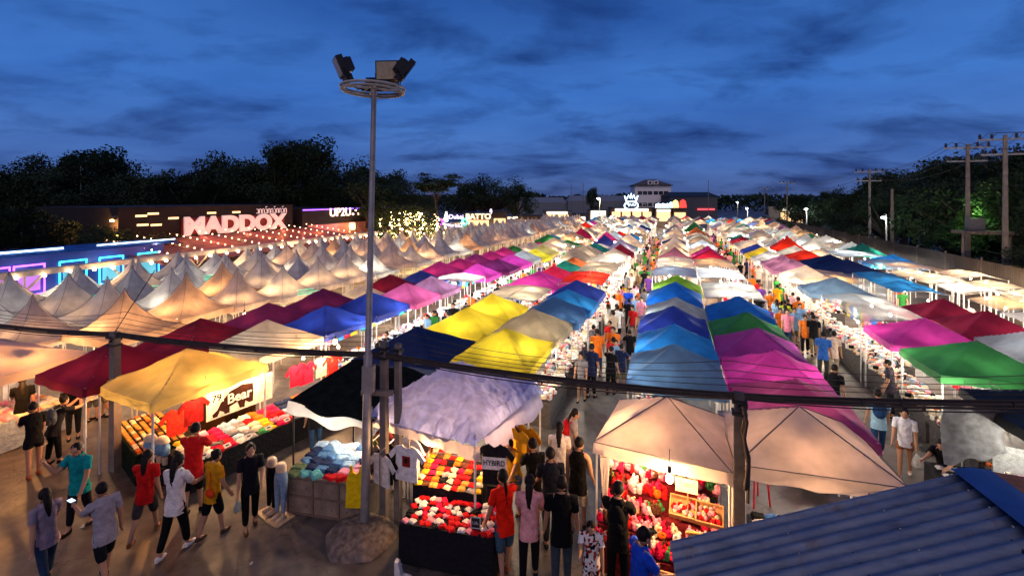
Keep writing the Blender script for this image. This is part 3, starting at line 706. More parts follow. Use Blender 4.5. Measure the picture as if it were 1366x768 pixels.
# corner drapes of the beige tents
for X, Y, r, lb in ((1.66, 8.6, .2, 'left'), (3.56, 7.66, .25, 'right')):
    m = MB()
    def fn(a, b, r=r): 
        wd = r * (1 - .75 * b ** .6) * 1.2
        return Vector(((a - .5) * wd, .04 * math.sin(a * 9 + b * 4), EV - .18 - b * 1.5))
    m.grid(fn, 8, 12).build('corner_drape', can('beige'), None, (X, Y - .02, 0), R(-20), label=f'beige cloth tied down the {lb} corner post of the toy stall', cat='drape')
# lavender crumpled tarp over the underwear stall
lt = empty('canopy_tent', (-1.12, 10.55, 0), R(-28), label='crumpled lavender white canopy over the stall with the jersey', cat='market tent', group='canopy tents in the ' + ROWN['L1'])
def lav(a, b):
    x, y = a * 2 - 1, b * 2 - 1; r = max(abs(x), abs(y), 1e-6); t = min(abs(x), abs(y)) / r
    ang = math.atan2(y, x)
    z = 2.08 + .70 * (1 - r) ** 1.3 + .10 * fbm(x, y, 1.6, 4) * (.3 + r) + .055 * abs(math.sin(ang * 6.5 + 1.6 * fbm(x, y, 1.3, 2))) * min(1, r * 3) - .13 * abs(fbm(x, y, 2.3, 3)) + .08 * abs(fbm(x, y, 4.6, 9)) + .05 * abs(fbm(x, y, 9, 1))
    if r > .86: z -= (r - .86) / .14 * .22
    return Vector((x * 1.34 * (1 if r < .86 else 1 - (r - .86) * .1), y * 1.5, z))
MB().grid(lav, 130, 130).build('canopy', mat('crumpled_tarp', (.34, .38, .74), rough=.5, var=.3, scale=5, bump=.7, trans=.28, spec=.3), lt)
for q in posts_mb(2.6, 2.9, 2.1): q.build('post', white_post, lt)
def valf(a, b): 
    x = (a - .5) * 2.82
    return Vector((x, -1.49 + .03 * math.sin(a * 40) * b, 1.93 - b * (.16 + .10 * a)))
MB().grid(valf, 40, 3).build('valance', can('beige'), lt)
# printed patch sheet at its right corner
def pf(a, b): return Vector((1.32 + .12 * b, (a - .5) * 2.4, 1.98 - .38 * b + .06 * math.sin(a * 14) * b))
pm = canvas('printed_sheet', (.38, .36, .55), .3)
MB().grid(pf, 24, 8).build('side_sheet', pm, lt, label='drooping printed sheet at the right side')
# black and white striped low awning over the jeans table
aw = empty('awning', (-3.45, 11.0, 0), R(-24), label='low black awning with a white lining edge over the folded jeans', cat='awning')
def awf(a, b):
    x = (a - .5) * 2.3; y = (b - .5) * 2.0
    return Vector((x, y, 1.95 + .28 * b + .05 * math.sin(a * 11) - .12 * 4 * a * (1 - a) * (1 - b)))
MB().grid(awf, 26, 20).build('cover', mat('dull_black_sheet', (.014, .016, .013), rough=1, var=.4, spec=.0, bump=.5), aw)
def awg(a, b):
    v = awf(a, 0); return Vector((v.x, v.y - .02 - .05 * b, v.z - (.10 + .16 * math.sin(a * 6 + 1) ** 2) * b))
MB().grid(awg, 30, 3).build('lining', can('white'), aw)
for q in posts_mb(2.25, 1.95, 1.95): q.build('post', dark_m, aw)

def table(label, loc, rz, w, d, h, m, skirt=True, cat='table'):
    o = empty('stall_table', loc, rz, label=label, cat=cat, group='tables of the front stalls')
    MB().box((0, 0, h - .02), (w, d, .04)).build('tabletop', m, o)
    def sk(a, b):
        P = [(-w / 2, -d / 2), (w / 2, -d / 2), (w / 2, d / 2), (-w / 2, d / 2), (-w / 2, -d / 2)]
        s = a * 4; k = min(3, int(s)); f = s - k
        x = P[k][0] * (1 - f) + P[k + 1][0] * f; y = P[k][1] * (1 - f) + P[k + 1][1] * f
        k2 = 1.01 + .015 * b + .012 * math.sin(a * 150) * b
        return Vector((x * k2, y * k2, h - .01 - b * (h - .04)))
    if skirt: MB().grid(sk, 80, 3).build('cloth', m, o)
    else:
        for dx in (-1, 1):
            for dy in (-1, 1): MB().tube([(dx * (w / 2 - .05), dy * (d / 2 - .05), 0), (dx * (w / 2 - .05), dy * (d / 2 - .05), h - .04)], .02, 6).build('leg', metal, o)
    return o
# --- goods
def fold_mb(seed):
    m = MB()
    def fn(a, b):
        x, y = a - .5, b - .5; e = min(1, 8 * min(a, 1 - a, b, 1 - b))
        return Vector((x * .3, y * .24, .055 * e ** .5 + .014 * fbm(x, y, 7, seed) * e))
    m.grid(fn, 8, 8); m.box((0, 0, .006), (.295, .235, .012))
    return m
folds = [fold_mb(i * 1.7).mesh('folded_garment', black_cloth) for i in range(5)]
def blob_mb(seed):
    m = MB(); m.ball((0, 0, .05), .055, 10, 7, 0, (1, .9, .9))
    m.v = [tuple(Vector(v) * (1 + .25 * fbm(v[0], v[1], 14, seed))) for v in m.v]
    m.ball((.045, 0, .10), .022, 6, 4); m.ball((-.03, .02, .1), .02, 6, 4); m.box((0, -.04, .03), (.05, .05, .04), .4)
    return m
blobs = [blob_mb(i * 2.1).mesh('small_toy', black_cloth) for i in range(5)]
GC = dict(red='#c0161c', crimson='#d81848', white='#e0d8d0', black='#141416', orange='#e06a1c', yellow='#e0b024', pink='#e890a0', navy='#1c2848', blue='#3a6ab0',
          green='#3f8a4a', grey='#8a8688', denim='#4a6f96', paledenim='#9ab4cc', brown='#5a3826', cream='#e0cba8', teal='#5aa0a0', olive='#5a6a4a', mint='#9ac4b0', gold='#c89040')
def goods(meshes, name, cat, what, where, o_loc, rz, nx, ny, dx, dy, z, cols, slope=0, step=0, sc=1.0, jt=.25, group=None, colfn=None, drop=0):
    M3 = Matrix.Rotation(rz, 3, 'Z')
    for i in range(nx):
        for j in range(ny):
            if random.random() < drop: continue
            c = colfn(i, j) if colfn else random.choice(cols)
            p = M3 @ Vector(((i - (nx - 1) / 2) * dx + jit(dx * jt * .3), (j - (ny - 1) / 2) * dy + jit(dy * jt * .3), z + slope * j * dy + step * j))
            o = place(random.choice(meshes), name, None, Vector(o_loc) + p, rz + jit(jt), mats=[cloth(GC[c])],
                      label=f'{c.replace("paledenim", "pale denim")} {what} {where}', cat=cat, group=group or f'{what}s {where}')
            o.scale = (sc, sc, sc * random.uniform(.8, 1.4))
            if slope: o.rotation_euler[0] = 0
# shirts hanging
def shirt_mb(w=.46, h=.62, t=.03, sl=.2):
    o = [(-.10, h), (-.07, h - .03), (0, h - .07), (.07, h - .03), (.10, h), (w / 2, h - .05), (w / 2 + sl * .75, h - .22), (w / 2 + sl * .45, h - .30), (w / 2 - .02, h - .17),
         (w / 2 - .01, 0), (-w / 2 + .01, 0), (-w / 2 + .02, h - .17), (-w / 2 - sl * .45, h - .30), (-w / 2 - sl * .75, h - .22), (-w / 2, h - .05)]
    m = MB()
    # triangulated as strips so that folds read
    m.slab(o, t)
    return m
sh_me = shirt_mb().mesh('hanging_shirt', black_cloth)
tank_me = MB().slab([(-.21, 0), (.20, .01), (.19, .5), (.16, .62), (.12, .74), (.12, .82), (.08, .82), (.06, .70), (0, .66), (-.06, .70), (-.08, .82), (-.12, .82), (-.12, .74), (-.16, .62), (-.19, .5)], .035).mesh('sleeveless_top', black_cloth)
def shirt(p, rz, c, label, cat='shirt', me=None, s=1.0, group=None):
    o = place(me or sh_me, 'hanging_shirt', None, p, rz, mats=[cloth(c)], label=label, cat=cat, group=group); o.scale = (s, s, s); return o
def text(s, name, parent, loc, rot, size, m, ext=.004, align='CENTER', sx=1.0, bold=0):
    c = bpy.data.curves.new(name, 'FONT'); c.body = s; c.size = size; c.extrude = ext; c.align_x = align; c.align_y = 'CENTER'; c.offset = bold
    o = bpy.data.objects.new(name, c)
    COL.objects.link(o); dg = bpy.context.evaluated_depsgraph_get(); me = bpy.data.meshes.new_from_object(o.evaluated_get(dg)); bpy.data.objects.remove(o)
    me.materials.clear(); me.materials.append(m)
    q = place(me, name, parent, loc); q.rotation_euler = rot; q.scale = (sx, 1, 1); return q

# S3 underwear stall
RZ3 = R(-14)
table('low black clothed table heaped with red and white packs', (-1.05, 8.55, 0), RZ3, 1.7, .75, .72, black_cloth)
table('higher black table with orange and red folded packs behind the low one', (-1.1, 9.55, 0), RZ3, 1.35, 1.1, .95, black_cloth)
goods(folds, 'folded_pack', 'clothes pack', 'folded pack', 'on the low black table', (-1.05, 8.55, 0), RZ3, 13, 6, .125, .12, .72, ['red', 'red', 'crimson', 'white', 'black', 'pink', 'red', 'white'], sc=.46, jt=1.1, step=.012)
goods(folds, 'folded_pack', 'clothes pack', 'folded pack', 'on the higher black table', (-1.1, 9.5, 0), RZ3, 9, 8, .145, .135, .95, [], colfn=lambda i, j: random.choice([['orange', 'yellow', 'cream'], ['red', 'brown', 'crimson'], ['orange', 'red', 'gold'], ['black', 'red', 'grey']][i % 4]), sc=.52, jt=.45, step=.035)
bulb((-1.5, 9.1, 1.75), 'warm', 24, 'bulb hanging low over the underwear packs'); bulb((-.6, 9.7, 1.8), 'warm', 24, 'bulb behind the jersey under the lavender canopy')
bulb((-1.35, 10.6, 1.8), 'warm', 18, 'bulb at the back under the lavender canopy')
hb = empty('jersey', (-.32, 8.70, 1.22), R(-8), label='black and white jersey lettered HYBIRD hanging at the stall corner', cat='jersey')
shirt_mb(.46, .72, .03, .2).build('cloth', black_cloth, hb)
MB().box((0, -.02, .38), (.45, .012, .22)).build('white_band', cloth((.8, .76, .72), 'band'), hb)
text('HYBIRD', 'lettering', hb, (0, -.032, .39), (R(90), 0, 0), .135, black_cloth, .002, sx=.85, bold=.002)
p = MB(); p.slab([(-.14, 0), (-.02, 0), (0, .3), (.02, 0), (.14, 0), (.15, .5), (-.15, .5)], .04).build('hanging_shorts', black_cloth, None, (-.3, 8.74, .66), R(-8), label='black trousers hanging below the lettered jersey', cat='trousers')
sb_ = empty('price_board', (-.62, 8.2, .74), R(-10), label='small black price board at the low table corner', cat='price board')
MB().box((0, 0, .12), (.17, .02, .2)).build('board', dark_m, sb_)
MB().box((0, -.012, .21), (.17, .006, .012)).box((0, -.012, .03), (.17, .006, .012)).box((-.08, -.012, .12), (.012, .006, .19)).box((.08, -.012, .12), (.012, .006, .19)).build('frame', white_post, sb_)
text('U&.', 'writing', sb_, (0, -.014, .12), (R(90), 0, 0), .075, white_post, .001)
for i, (c, x, y) in enumerate((('#e0a020', .12, 9.6), ('#d88a10', .3, 9.75), ('#7a3a18', -.05, 9.9))):
    shirt((x, y, 1.15), R(-40), c, ['amber', 'mustard', 'brown'][i] + ' shirt hanging on the right side under the lavender canopy')
MB().box((0, 0, 1.0), (.01, .01, .01))
# white shoe-shaped bag under the table
MB().slab([(0, 0), (.28, .02), (.26, .10), (.12, .12), (.06, .34), (0, .36)], .1).build('carrier_bag', cloth(GC['white']), None, (-1.95, 8.02, 0.0), R(-8), label='white bag standing on the ground at the black cloth corner', cat='bag')

# S2 jeans table, clothes racks
tb = empty('stall_counter', (-3.6, 10.15, 0), R(-12), label='wooden panelled counter covered in folded jeans and tops', cat='counter')
pw = mat('panel_wood', (.24, .17, .12), rough=.75, var=.35, scale=5)
MB().box((0, 0, .38), (1.75, 1.15, .76)).build('body', pw, tb)
tr = MB()
for x in (-.86, -.29, .29, .86): tr.box((x, -.585, .38), (.03, .02, .76))
for z in (.03, .38, .73): tr.box((0, -.59, z), (1.76, .02, .035))
tr.build('batten', mat('batten_wood', (.17, .11, .08), rough=.8), tb)
bt = MB()
for x in (-.7, -.45, -.1, .12, .45, .7):
    for z in (.2, .56): bt.ball((x, -.6, z), .018, 6, 4)
bt.build('bolt', metal, tb)
goods(folds, 'folded_garment', 'folded clothes', 'folded garment', 'on the wooden counter', (-3.6, 10.15, 0), R(-12), 7, 6, .25, .19, .76, [],
      colfn=lambda i, j: [['olive', 'olive', 'denim', 'navy', 'navy', 'paledenim'], ['teal', 'navy', 'navy', 'denim', 'denim', 'paledenim'], ['teal', 'denim', 'navy', 'denim', 'paledenim', 'paledenim'], ['red', 'navy', 'denim', 'paledenim', 'paledenim', 'white'],
                          ['red', 'pink', 'paledenim', 'paledenim', 'white', 'denim'], ['orange', 'pink', 'pink', 'navy', 'denim', 'paledenim'], ['yellow', 'cream', 'brown', 'navy', 'denim', 'denim']][i][j], sc=.95, jt=.7, step=.02)
def rack(label, a, b, z, cols, lab, skew=0, s=1.0):
    a, b = Vector(a), Vector(b); o = empty('clothes_rack', a.lerp(b, .5), 0, label=label, cat='clothes rack')
    d = b - a; L_ = d.length; o.rotation_euler[2] = math.atan2(d.y, d.x)
    m = MB(); m.tube([(-L_ / 2, 0, z), (L_ / 2, 0, z)], .014, 6); m.build('rail', metal, o)
    for x in (-L_ / 2, L_ / 2):
        MB().tube([(x, 0, 0), (x, 0, z)], .014, 6).tube([(x, -.22, .02), (x, .22, .02)], .014, 6).build('upright', metal, o)
    for i, (n, c) in enumerate(cols):
        t = (i + .5) / len(cols); p = a.lerp(b, t)
        shirt((p.x, p.y, z - .06 - .62 * s), o.rotation_euler[2] + R(90) + R(skew) + jit(.12), c, f'{n} shirt {lab}', group='shirts ' + lab, s=s * random.uniform(.95, 1.05))
rack('clothes rack of black and white shirts beside the lamp post', (-2.55, 9.25, 0), (-2.25, 10.2, 0), 1.5, [('white', '#d8d0c8'), ('black', '#101012'), ('dark grey', '#2a2a2c'), ('black striped', '#1a1818'), ('maroon', '#4a1418'), ('charcoal', '#202024'), ('cream', '#cabfae')], 'on the rack beside the lamp post', -20)
rack('clothes rack with a printed white shirt in front', (-2.0, 9.35, 0), (-1.8, 10.3, 0), 1.75, [('white', '#e0d8d0'), ('black', '#101012'), ('dark red', '#6a1c1c'), ('white', '#c8c0b8'), ('orange brown', '#8a4a24'), ('black', '#131315')], 'on the rack under the lavender canopy', -25)
rack('low clothes rack between the jeans counter and lamp post', (-2.85, 9.75, 0), (-2.65, 10.5, 0), 1.45, [('grey', '#77706a'), ('olive', '#5a5a40'), ('tan', '#8a7050'), ('dark red', '#6a2020'), ('black', '#18181a')], 'on the rack behind the yellow top', -20)
hp = empty('hanging_shirt', (-2.02, 9.2, .98), R(-20), label='white t-shirt with a red and black print facing the camera', cat='shirt')
shirt_mb(.5, .68).build('cloth', cloth('#e4dcd6'), hp)
MB().box((0, -.02, .38), (.17, .01, .2)).build('print', cloth('#8a1c18'), hp); MB().ball((0, -.022, .40), 1, 8, 5, 0, (.05, .008, .06)).build('print', black_cloth, hp)
yt = place(tank_me, 'sleeveless_top', None, (-3.04, 9.36, .36), R(-4), mats=[cloth('#e8c010')], label='bright yellow sleeveless top hanging left of the lamp post', cat='sleeveless top')
bulb((-3.5, 10.7, 1.7), 'white', 22, 'bulb under the low black awning')
bulb((-2.4, 9.9, 1.8), 'warm', 16, 'bulb above the clothes racks')
# mannequin legs
def mannequin_legs(loc, rz, c, label, h=.98):
    o = empty('leg_mannequin', loc, rz, label=label, cat='mannequin')
    wm = mat('mannequin_skin', (.62, .45, .30), rough=.35)
    m = MB()
    vs, fs = skin([(0, 0, h), (0, 0, h - .12), (-.085, 0, h - .22), (-.08, .0, .48), (-.075, 0, .1), (.085, 0, h - .22), (.08, .02, .48), (.075, .03, .1)], [(0, 1), (1, 2), (2, 3), (3, 4), (1, 5), (5, 6), (6, 7)],
                  [(.125, .09), (.155, .11), .095, .062, .04, .095, .062, .04], 1)
    m.add(vs, fs, 0, True); m.build('trousers', cloth(c), o)
    t = MB().lathe([(.12, h - .05), (.118, h + .05), (.10, h + .09), (.001, h + .095)], (0, 0, 0), 14, sc=(1, .75))
    for s in (-1, 1): t.ball((s * .078, .05, .045), 1, 8, 5, 0, (.042, .12, .04)); t.tube([(s * .076, 0, .13), (s * .078, .01, .05)], .03, 8)
    t.build('body', wm, o); MB().box((0, .03, .012), (.42, .4, .024)).build('base', mat('mannequin_base', (.55, .38, .2), rough=.4), o)
mannequin_legs((-4.62, 9.6, 0), R(150), '#7f95ad', 'mannequin legs in pale blue jeans on a wooden base', 1.0)
mannequin_legs((-4.9, 9.8, 0), R(140), '#101012', 'mannequin legs in black trousers behind the jeans pair', 1.0)

# S1 yellow and cream tents: long clothes table along the left hand aisle
RZ1 = rot_row(-8)
def loc1(px, py, z): return PX(px, py, z)
A, B = PX(232, 690, 0), PX(400, 572, 0)     # front edge on the ground
d1 = (B - A); L1_ = d1.length; ang1 = math.atan2(d1.y, d1.x); n1 = Vector((-math.sin(ang1), math.cos(ang1), 0))
mid = A.lerp(B, .5) + n1 * .95
# keep to the measured front edge
A = Vector((-6.95, 10.35, 0)); B = Vector((-4.55, 14.3, 0)); d1 = B - A; L1_ = d1.length; ang1 = math.atan2(d1.y, d1.x); n1 = Vector((-math.sin(ang1), math.cos(ang1), 0)); mid = A.lerp(B, .5) + n1 * .55
table('long black skirted table of clothes under the yellow and cream tents', mid, ang1, L1_, 1.1, .62, black_cloth)
bands = [['cream', 'gold', 'white'], ['red', 'crimson'], ['grey', 'white', 'paledenim'], ['yellow', 'cream', 'green'], ['crimson', 'red', 'pink'], ['grey', 'paledenim', 'grey'], ['orange', 'red', 'white'], ['crimson', 'red'], ['navy', 'white', 'cream'], ['red', 'orange']]
goods(folds, 'folded_garment', 'folded clothes', 'folded garment', 'on the long table under the yellow tent', mid, ang1, 18, 5, .245, .205, .62, [], colfn=lambda i, j: random.choice(bands[(i // 2 + j // 3 * 3) % 10]), sc=.88, jt=.5, step=.03)
for i in range(9):
    p = mid + Vector((math.cos(ang1), math.sin(ang1), 0)) * ((i - 4) * .5) - n1 * .5
    q = empty('price_card', (p.x, p.y, .70), ang1 + jit(.2), label='white price card on the front edge of the long clothes table', cat='price card', group='price cards on the long clothes table')
    MB().box((0, 0, .0), (.16, .01, .10), mat=Matrix.Rotation(R(-50), 3, 'X')).build('card', cloth('#e8e0d0'), q)
    MB().box((0, -.007, .004), (.08, .004, .03), mat=Matrix.Rotation(R(-50), 3, 'X')).build('writing', black_cloth, q)
# printed banner shirts 79 / bear
bn = empty('shirt_banner', mid + n1 * .62 + Vector((math.cos(ang1), math.sin(ang1), 0)) * -.55 + Vector((0, 0, .92)), ang1, label='white printed banner with a brown bear, lettering and the number 79', cat='banner')
MB().box((0, 0, .36), (1.7, .02, .72)).build('cloth', cloth('#e8dcc8'), bn)
brown = cloth('#2c1510')
MB().slab([(-.42, .30), (-.5, .16), (-.62, .08), (-.60, .0), (-.5, .0), (-.44, .12), (-.34, .06), (-.32, 0), (-.2, 0), (-.2, .14), (.0, .2), (.06, .02), (.18, 0), (.2, .16), (.3, .08), (.4, .08), (.42, .3), (.4, .56), (.1, .6), (-.2, .52)], .008).build('bear_print', brown, bn, (-.1, -.014, .04))
text('Bear', 'lettering', bn, (-.05, -.024, .37), (R(90), 0, 0), .34, cloth('#efe4d0'), .002, bold=.006)
MB().box((0, 0, 0), (.34, .01, .24)).build('number_card', cloth('#e8ecd8'), bn, (-.62, -.02, .5))
text('79', 'number', bn, (-.62, -.03, .5), (R(90), 0, 0), .24, black_cloth, .002, bold=.004)
MB().slab([(.52, .2), (.8, .2), (.84, .6), (.75, .66), (.55, .66)], .01).build('second_print', cloth('#d8cab0'), bn, (0, -.014, 0))
for i, (t, z, c, n) in enumerate(((1.05, 1.0, '#d81838', 'red'), (1.35, .95, '#d01c40', 'crimson'), (1.9, 1.0, '#c8b8a0', 'cream'), (2.25, .95, '#b02020', 'dark red'), (-1.7, 1.0, '#8a1414', 'deep red'), (-2.05, .9, '#c83020', 'orange red'))):
    p = mid + n1 * .6 + Vector((math.cos(ang1), math.sin(ang1), 0)) * t
    shirt((p.x, p.y, z), ang1, c, f'{n} shirt hanging behind the long clothes table')
u1 = Vector((math.cos(ang1), math.sin(ang1), 0))
for i, (t, w_) in enumerate(((-1.6, 34), (-.3, 34), (1.0, 34), (2.2, 30))):
    p = mid + u1 * t + n1 * .25; bulb((p.x, p.y, 1.88), 'warm', w_, f'bulb {ordn(i + 1)} from the front above the long clothes table')
bulb(PX(447, 455, 2.05), 'warm', 50, 'glaring bulb at the end of the cream tent', big=1.5); bulb(PX(395, 462, 2.0), 'warm', 26, 'bulb left of the glaring one at the cream tent', big=1.2)
bulb(PX(28, 497, 2.0), 'orange', 50, 'glaring bulb under the peach canopy at the far left', big=1.6)
bulb(PX(326, 420, 2.15), 'warm', 50, 'glaring bulb where the pagodas meet the plum tents', big=1.7)
bulb(PX(893, 636, 1.95), 'warm', 40, 'glaring bulb over the toys beside the white sign', big=1.5)
# yellow goods table under the maroon tent
mt = PX(135, 590, .7)
table('dark green clothed table of small brown goods under the maroon tent', (-8.9, 11.75, 0), R(-40), 2.3, 1.0, .68, cloth('#0e1c10'))
goods(folds, 'small_box', 'goods', 'small packet', 'on the green clothed table', (-8.9, 11.75, 0), R(-40), 15, 7, .15, .135, .69, ['gold', 'cream', 'gold', 'cream', 'orange', 'brown', 'gold'], sc=.42, jt=.1, step=.01)
table('table of gold coloured goods at the back under the maroon tent', (-8.1, 13.3, 0), R(-30), 2.0, .8, .95, cloth('#3a2410'))
goods(folds, 'small_box', 'goods', 'small packet', 'on the back table under the maroon tent', (-8.1, 13.3, 0), R(-30), 11, 5, .17, .15, .95, ['gold', 'cream', 'orange', 'gold'], sc=.5, jt=.1, step=.06)
bulb((-8.6, 12.1, 1.85), 'orange', 40, 'amber bulb over the small brown goods'); bulb((-8.0, 13.2, 1.9), 'orange', 40, 'amber bulb at the back of the maroon tent')
# shorts on half mannequins
for i, (x, lb) in enumerate(((-8.25, 'left of the two half mannequins in denim shorts by the yellow tent'), (-7.9, 'right of the two half mannequins in denim shorts by the yellow tent'))):
    o = empty('mannequin_hips', (x, 10.95 - .1 * i, .55), R(-20), label=lb, cat='mannequin')
    MB().lathe([(.001, .46), (.11, .45), (.15, .40), (.17, .34)], n=14, sc=(1, .7)).build('body', mat('mannequin_skin', (.62, .45, .30)), o)
    m = MB(); vs, fs = skin([(0, 0, .36), (0, 0, .25), (-.09, 0, .15), (-.1, 0, .0), (.09, 0, .15), (.1, 0, 0)], [(0, 1), (1, 2), (2, 3), (1, 4), (4, 5)], [(.16, .11), (.18, .12), .1, .09, .1, .09], 1)
    m.add(vs, fs, 0, True); m.build('shorts', cloth('#6f93b4'), o)
    m = MB(); [m.tube([(s * .095, 0, .02), (s * .095, 0, -.14)], [.075, .065], 10) for s in (-1, 1)]; m.build('thigh', mat('mannequin_skin', (.62, .45, .30)), o)
    MB().box((0, 0, -.33), (.5, .35, .36)).build('stand', black_cloth, o)
# stall at the far left edge: white cloth table
table('white and blue clothed table cut by the left edge', (-13.4, 12.7, 0), rot_row(), 1.7, 2.0, .75, cloth('#8f9aa8'))
goods(folds, 'folded_garment', 'folded clothes', 'folded garment', 'on the white clothed table at the left edge', (-13.4, 12.7, 0), rot_row(), 6, 7, .26, .27, .76, ['cream', 'white', 'pink', 'orange', 'cream'], sc=.95, jt=.2)
# S4 toy stall
steps = MB()
for k in range(6): steps.box((0, -.65 + k * .27, (.45 + k * .17) / 2), (1.95, .268, .45 + k * .17))
steps.build('display_steps', cloth('#6a1a20'), None, (2.62, 8.6, 0), R(-24), label='red covered stepped display of small toys', cat='display steps')
toyc = ['red', 'crimson', 'pink', 'white', 'white', 'crimson', 'pink', 'cream', 'black', 'green', 'orange', 'brown', 'pink', 'white', 'red']
for k in range(6):
    M3 = Matrix.Rotation(R(-24), 3, 'Z')
    for rr in range(2):
        for i in range(20):
            if 11 <= i <= 16 and k in (2, 3): continue
            if i > 13 and k < 2 and random.random() < .6: continue
            c = random.choice(toyc)
            p = M3 @ Vector((-.93 + i * .098 + jit(.04), -.72 + k * .27 + rr * .13 + jit(.04), .45 + k * .17 + random.random() * .05)) + Vector((2.62, 8.6, 0))
            o = place(random.choice(blobs), 'small_toy', None, p, jit(3), mats=[cloth(GC[c])], label=f'{c} small toy heaped on the stepped display', cat='toy', group='small toys on the stepped display')
            o.scale = (1.35, 1.25, random.uniform(1.1, 2.0))
basketw = mat('basket_wood', (.62, .32, .12), rough=.6, var=.3, scale=20)
def crate(loc, rz, lb, w=.42, d=.32, h=.14, tilt=35):
    o = empty('crate', loc, rz, label=lb, cat='crate', group='wooden crates on the toy stall'); o.rotation_euler[0] = R(tilt)
    m = MB(); m.box((0, 0, .01), (w, d, .02))
    m.build('floor', basketw, o)
    s = MB()
    for y in (-d / 2, d / 2): s.box((0, y, h / 2), (w, .018, h))
    for x in (-w / 2, w / 2): s.box((x, 0, h / 2), (.018, d + .018, h - .004))
    s.build('side', basketw, o)
    b = MB()
    for i in range(22): b.ball((jit(w * .4), jit(d * .38), .07 + jit(.02)), .045, 6, 4, mi=random.randrange(3))
    b.build('packets', [cloth(GC['pink']), cloth(GC['cream']), cloth(GC['red'])], o)
crate((2.98, 8.35, .98), R(-24), 'left wooden crate of pink packets under the white sign'); crate((3.36, 8.16, .98), R(-24), 'right wooden crate of pink packets under the white sign')
crate((2.42, 7.42, .35), R(-24), 'low wooden crate of dark packets at the front of the toys', tilt=20)
def fan(loc, lb):
    o = empty('woven_fan', loc, R(-24), label=lb, cat='woven tray'); o.rotation_euler[0] = R(-48)
    MB().lathe([(.001, .01), (.15, .008), (.18, .03), (.185, .02), (.15, -.005), (.001, -.006)], n=22, sc=(1.15, 1)).build('tray', mat('woven_cane', (.72, .40, .10), rough=.6, var=.35, scale=60), o)
    MB().tube([(.18, -.05, .01), (.34, -.12, .01)], .014, 6).build('handle', basketw, o)
fan((3.02, 7.75, .92), 'left woven cane tray leaning on the toy display'); fan((3.4, 7.6, .98), 'right woven cane tray by the corner drape')
sg = empty('sign_board', (3.0, 8.25, 1.32), R(-22), label='small blank looking white sign on a stick above the toys', cat='sign')
MB().box((0, 0, .14), (.36, .015, .24)).build('board', cloth('#f0e8c8'), sg); MB().tube([(.02, .01, -.3), (.02, .01, .04)], .009, 6).build('stick', basketw, sg)
MB().box((0, -.009, .17), (.22, .002, .012)).box((0, -.009, .13), (.16, .002, .010)).build('writing', cloth('#b0a070'), sg)
for i in range(9):
    p = M3 @ Vector((.15 + i * .1, .75 + jit(.05), 1.25 + (i % 3) * .2)) + Vector((2.62, 8.6, 0))
    o = place(folds[i % 5], 'folded_bag', None, p, R(-24), mats=[cloth(GC[random.choice(['brown', 'orange', 'cream', 'red'])])], label='small bag hanging at the back right of the toy stall', cat='bag', group='small bags hanging behind the toys')
    o.rotation_euler[0] = R(80); o.scale = (.6, .6, .7)
bulb((2.3, 8.9, 1.9), 'warm', 34, 'bulb over the left end of the toy display')
# second beige stall: stool and goods seen below its edge
st = empty('plastic_stool', PX(1012, 690, 0) + Vector((.2, .5, 0)), R(10), label='red plastic stool standing on end below the right beige tent', cat='stool')
rp = mat('red_plastic', (.6, .03, .04), rough=.35)
MB().box((0, 0, .86), (.3, .3, .03)).build('seat', rp, st)
for dx in (-1, 1):
    for dy in (-1, 1): MB().tube([(dx * .13, dy * .13, .85), (dx * .19, dy * .19, .0)], .02, 6).build('leg', rp, st)
table('low table of blue and white goods under the right beige tent', (5.0, 8.3, 0), R(-10), 1.5, .8, .6, cloth('#39424c'))
goods(folds, 'folded_garment', 'folded clothes', 'folded garment', 'under the right beige tent', (5.0, 8.3, 0), R(-10), 6, 4, .24, .2, .61, ['blue', 'white', 'paledenim', 'brown', 'black'], sc=.8)

# ------------------------------------------------------------------ goods under the middle tents
GM = [cloth(GC[k]) for k in ('white', 'cream', 'black', 'red', 'pink', 'paledenim', 'orange', 'grey')]
def heap(seed, w, l, cnt_=150):
    random.seed(seed); m = MB()
    for i in range(cnt_):
        s = random.uniform(.06, .17); m.box((jit(w / 2), jit(l / 2), .04 + random.random() * .1), (s, s * random.uniform(.5, 1.3), random.uniform(.04, .16)), jit(3), random.choices(range(8), [6, 4, 1.6, 1.3, 1.5, 1.2, 1.2, 2.2])[0])
    return m.mesh('mixed_goods', GM)
heaps = [heap(i, .75, 2.0) for i in range(4)]
random.seed(21)
tabm = MB().box((0, 0, .36), (.78, 2.1, .72)).mesh('stall_table', cloth('#5a5450'))
rail_me = MB().tube([(0, -1.05, 2.0), (0, 1.05, 2.0)], .012, 5).mesh('rail', metal)
SH8 = [('white', '#d8d2c8'), ('black', '#121214'), ('red', '#b81c24'), ('yellow', '#d8b024'), ('pink', '#d88098'), ('teal', '#2f8a8a'), ('grey', '#7a7880'), ('blue', '#3060a8')]
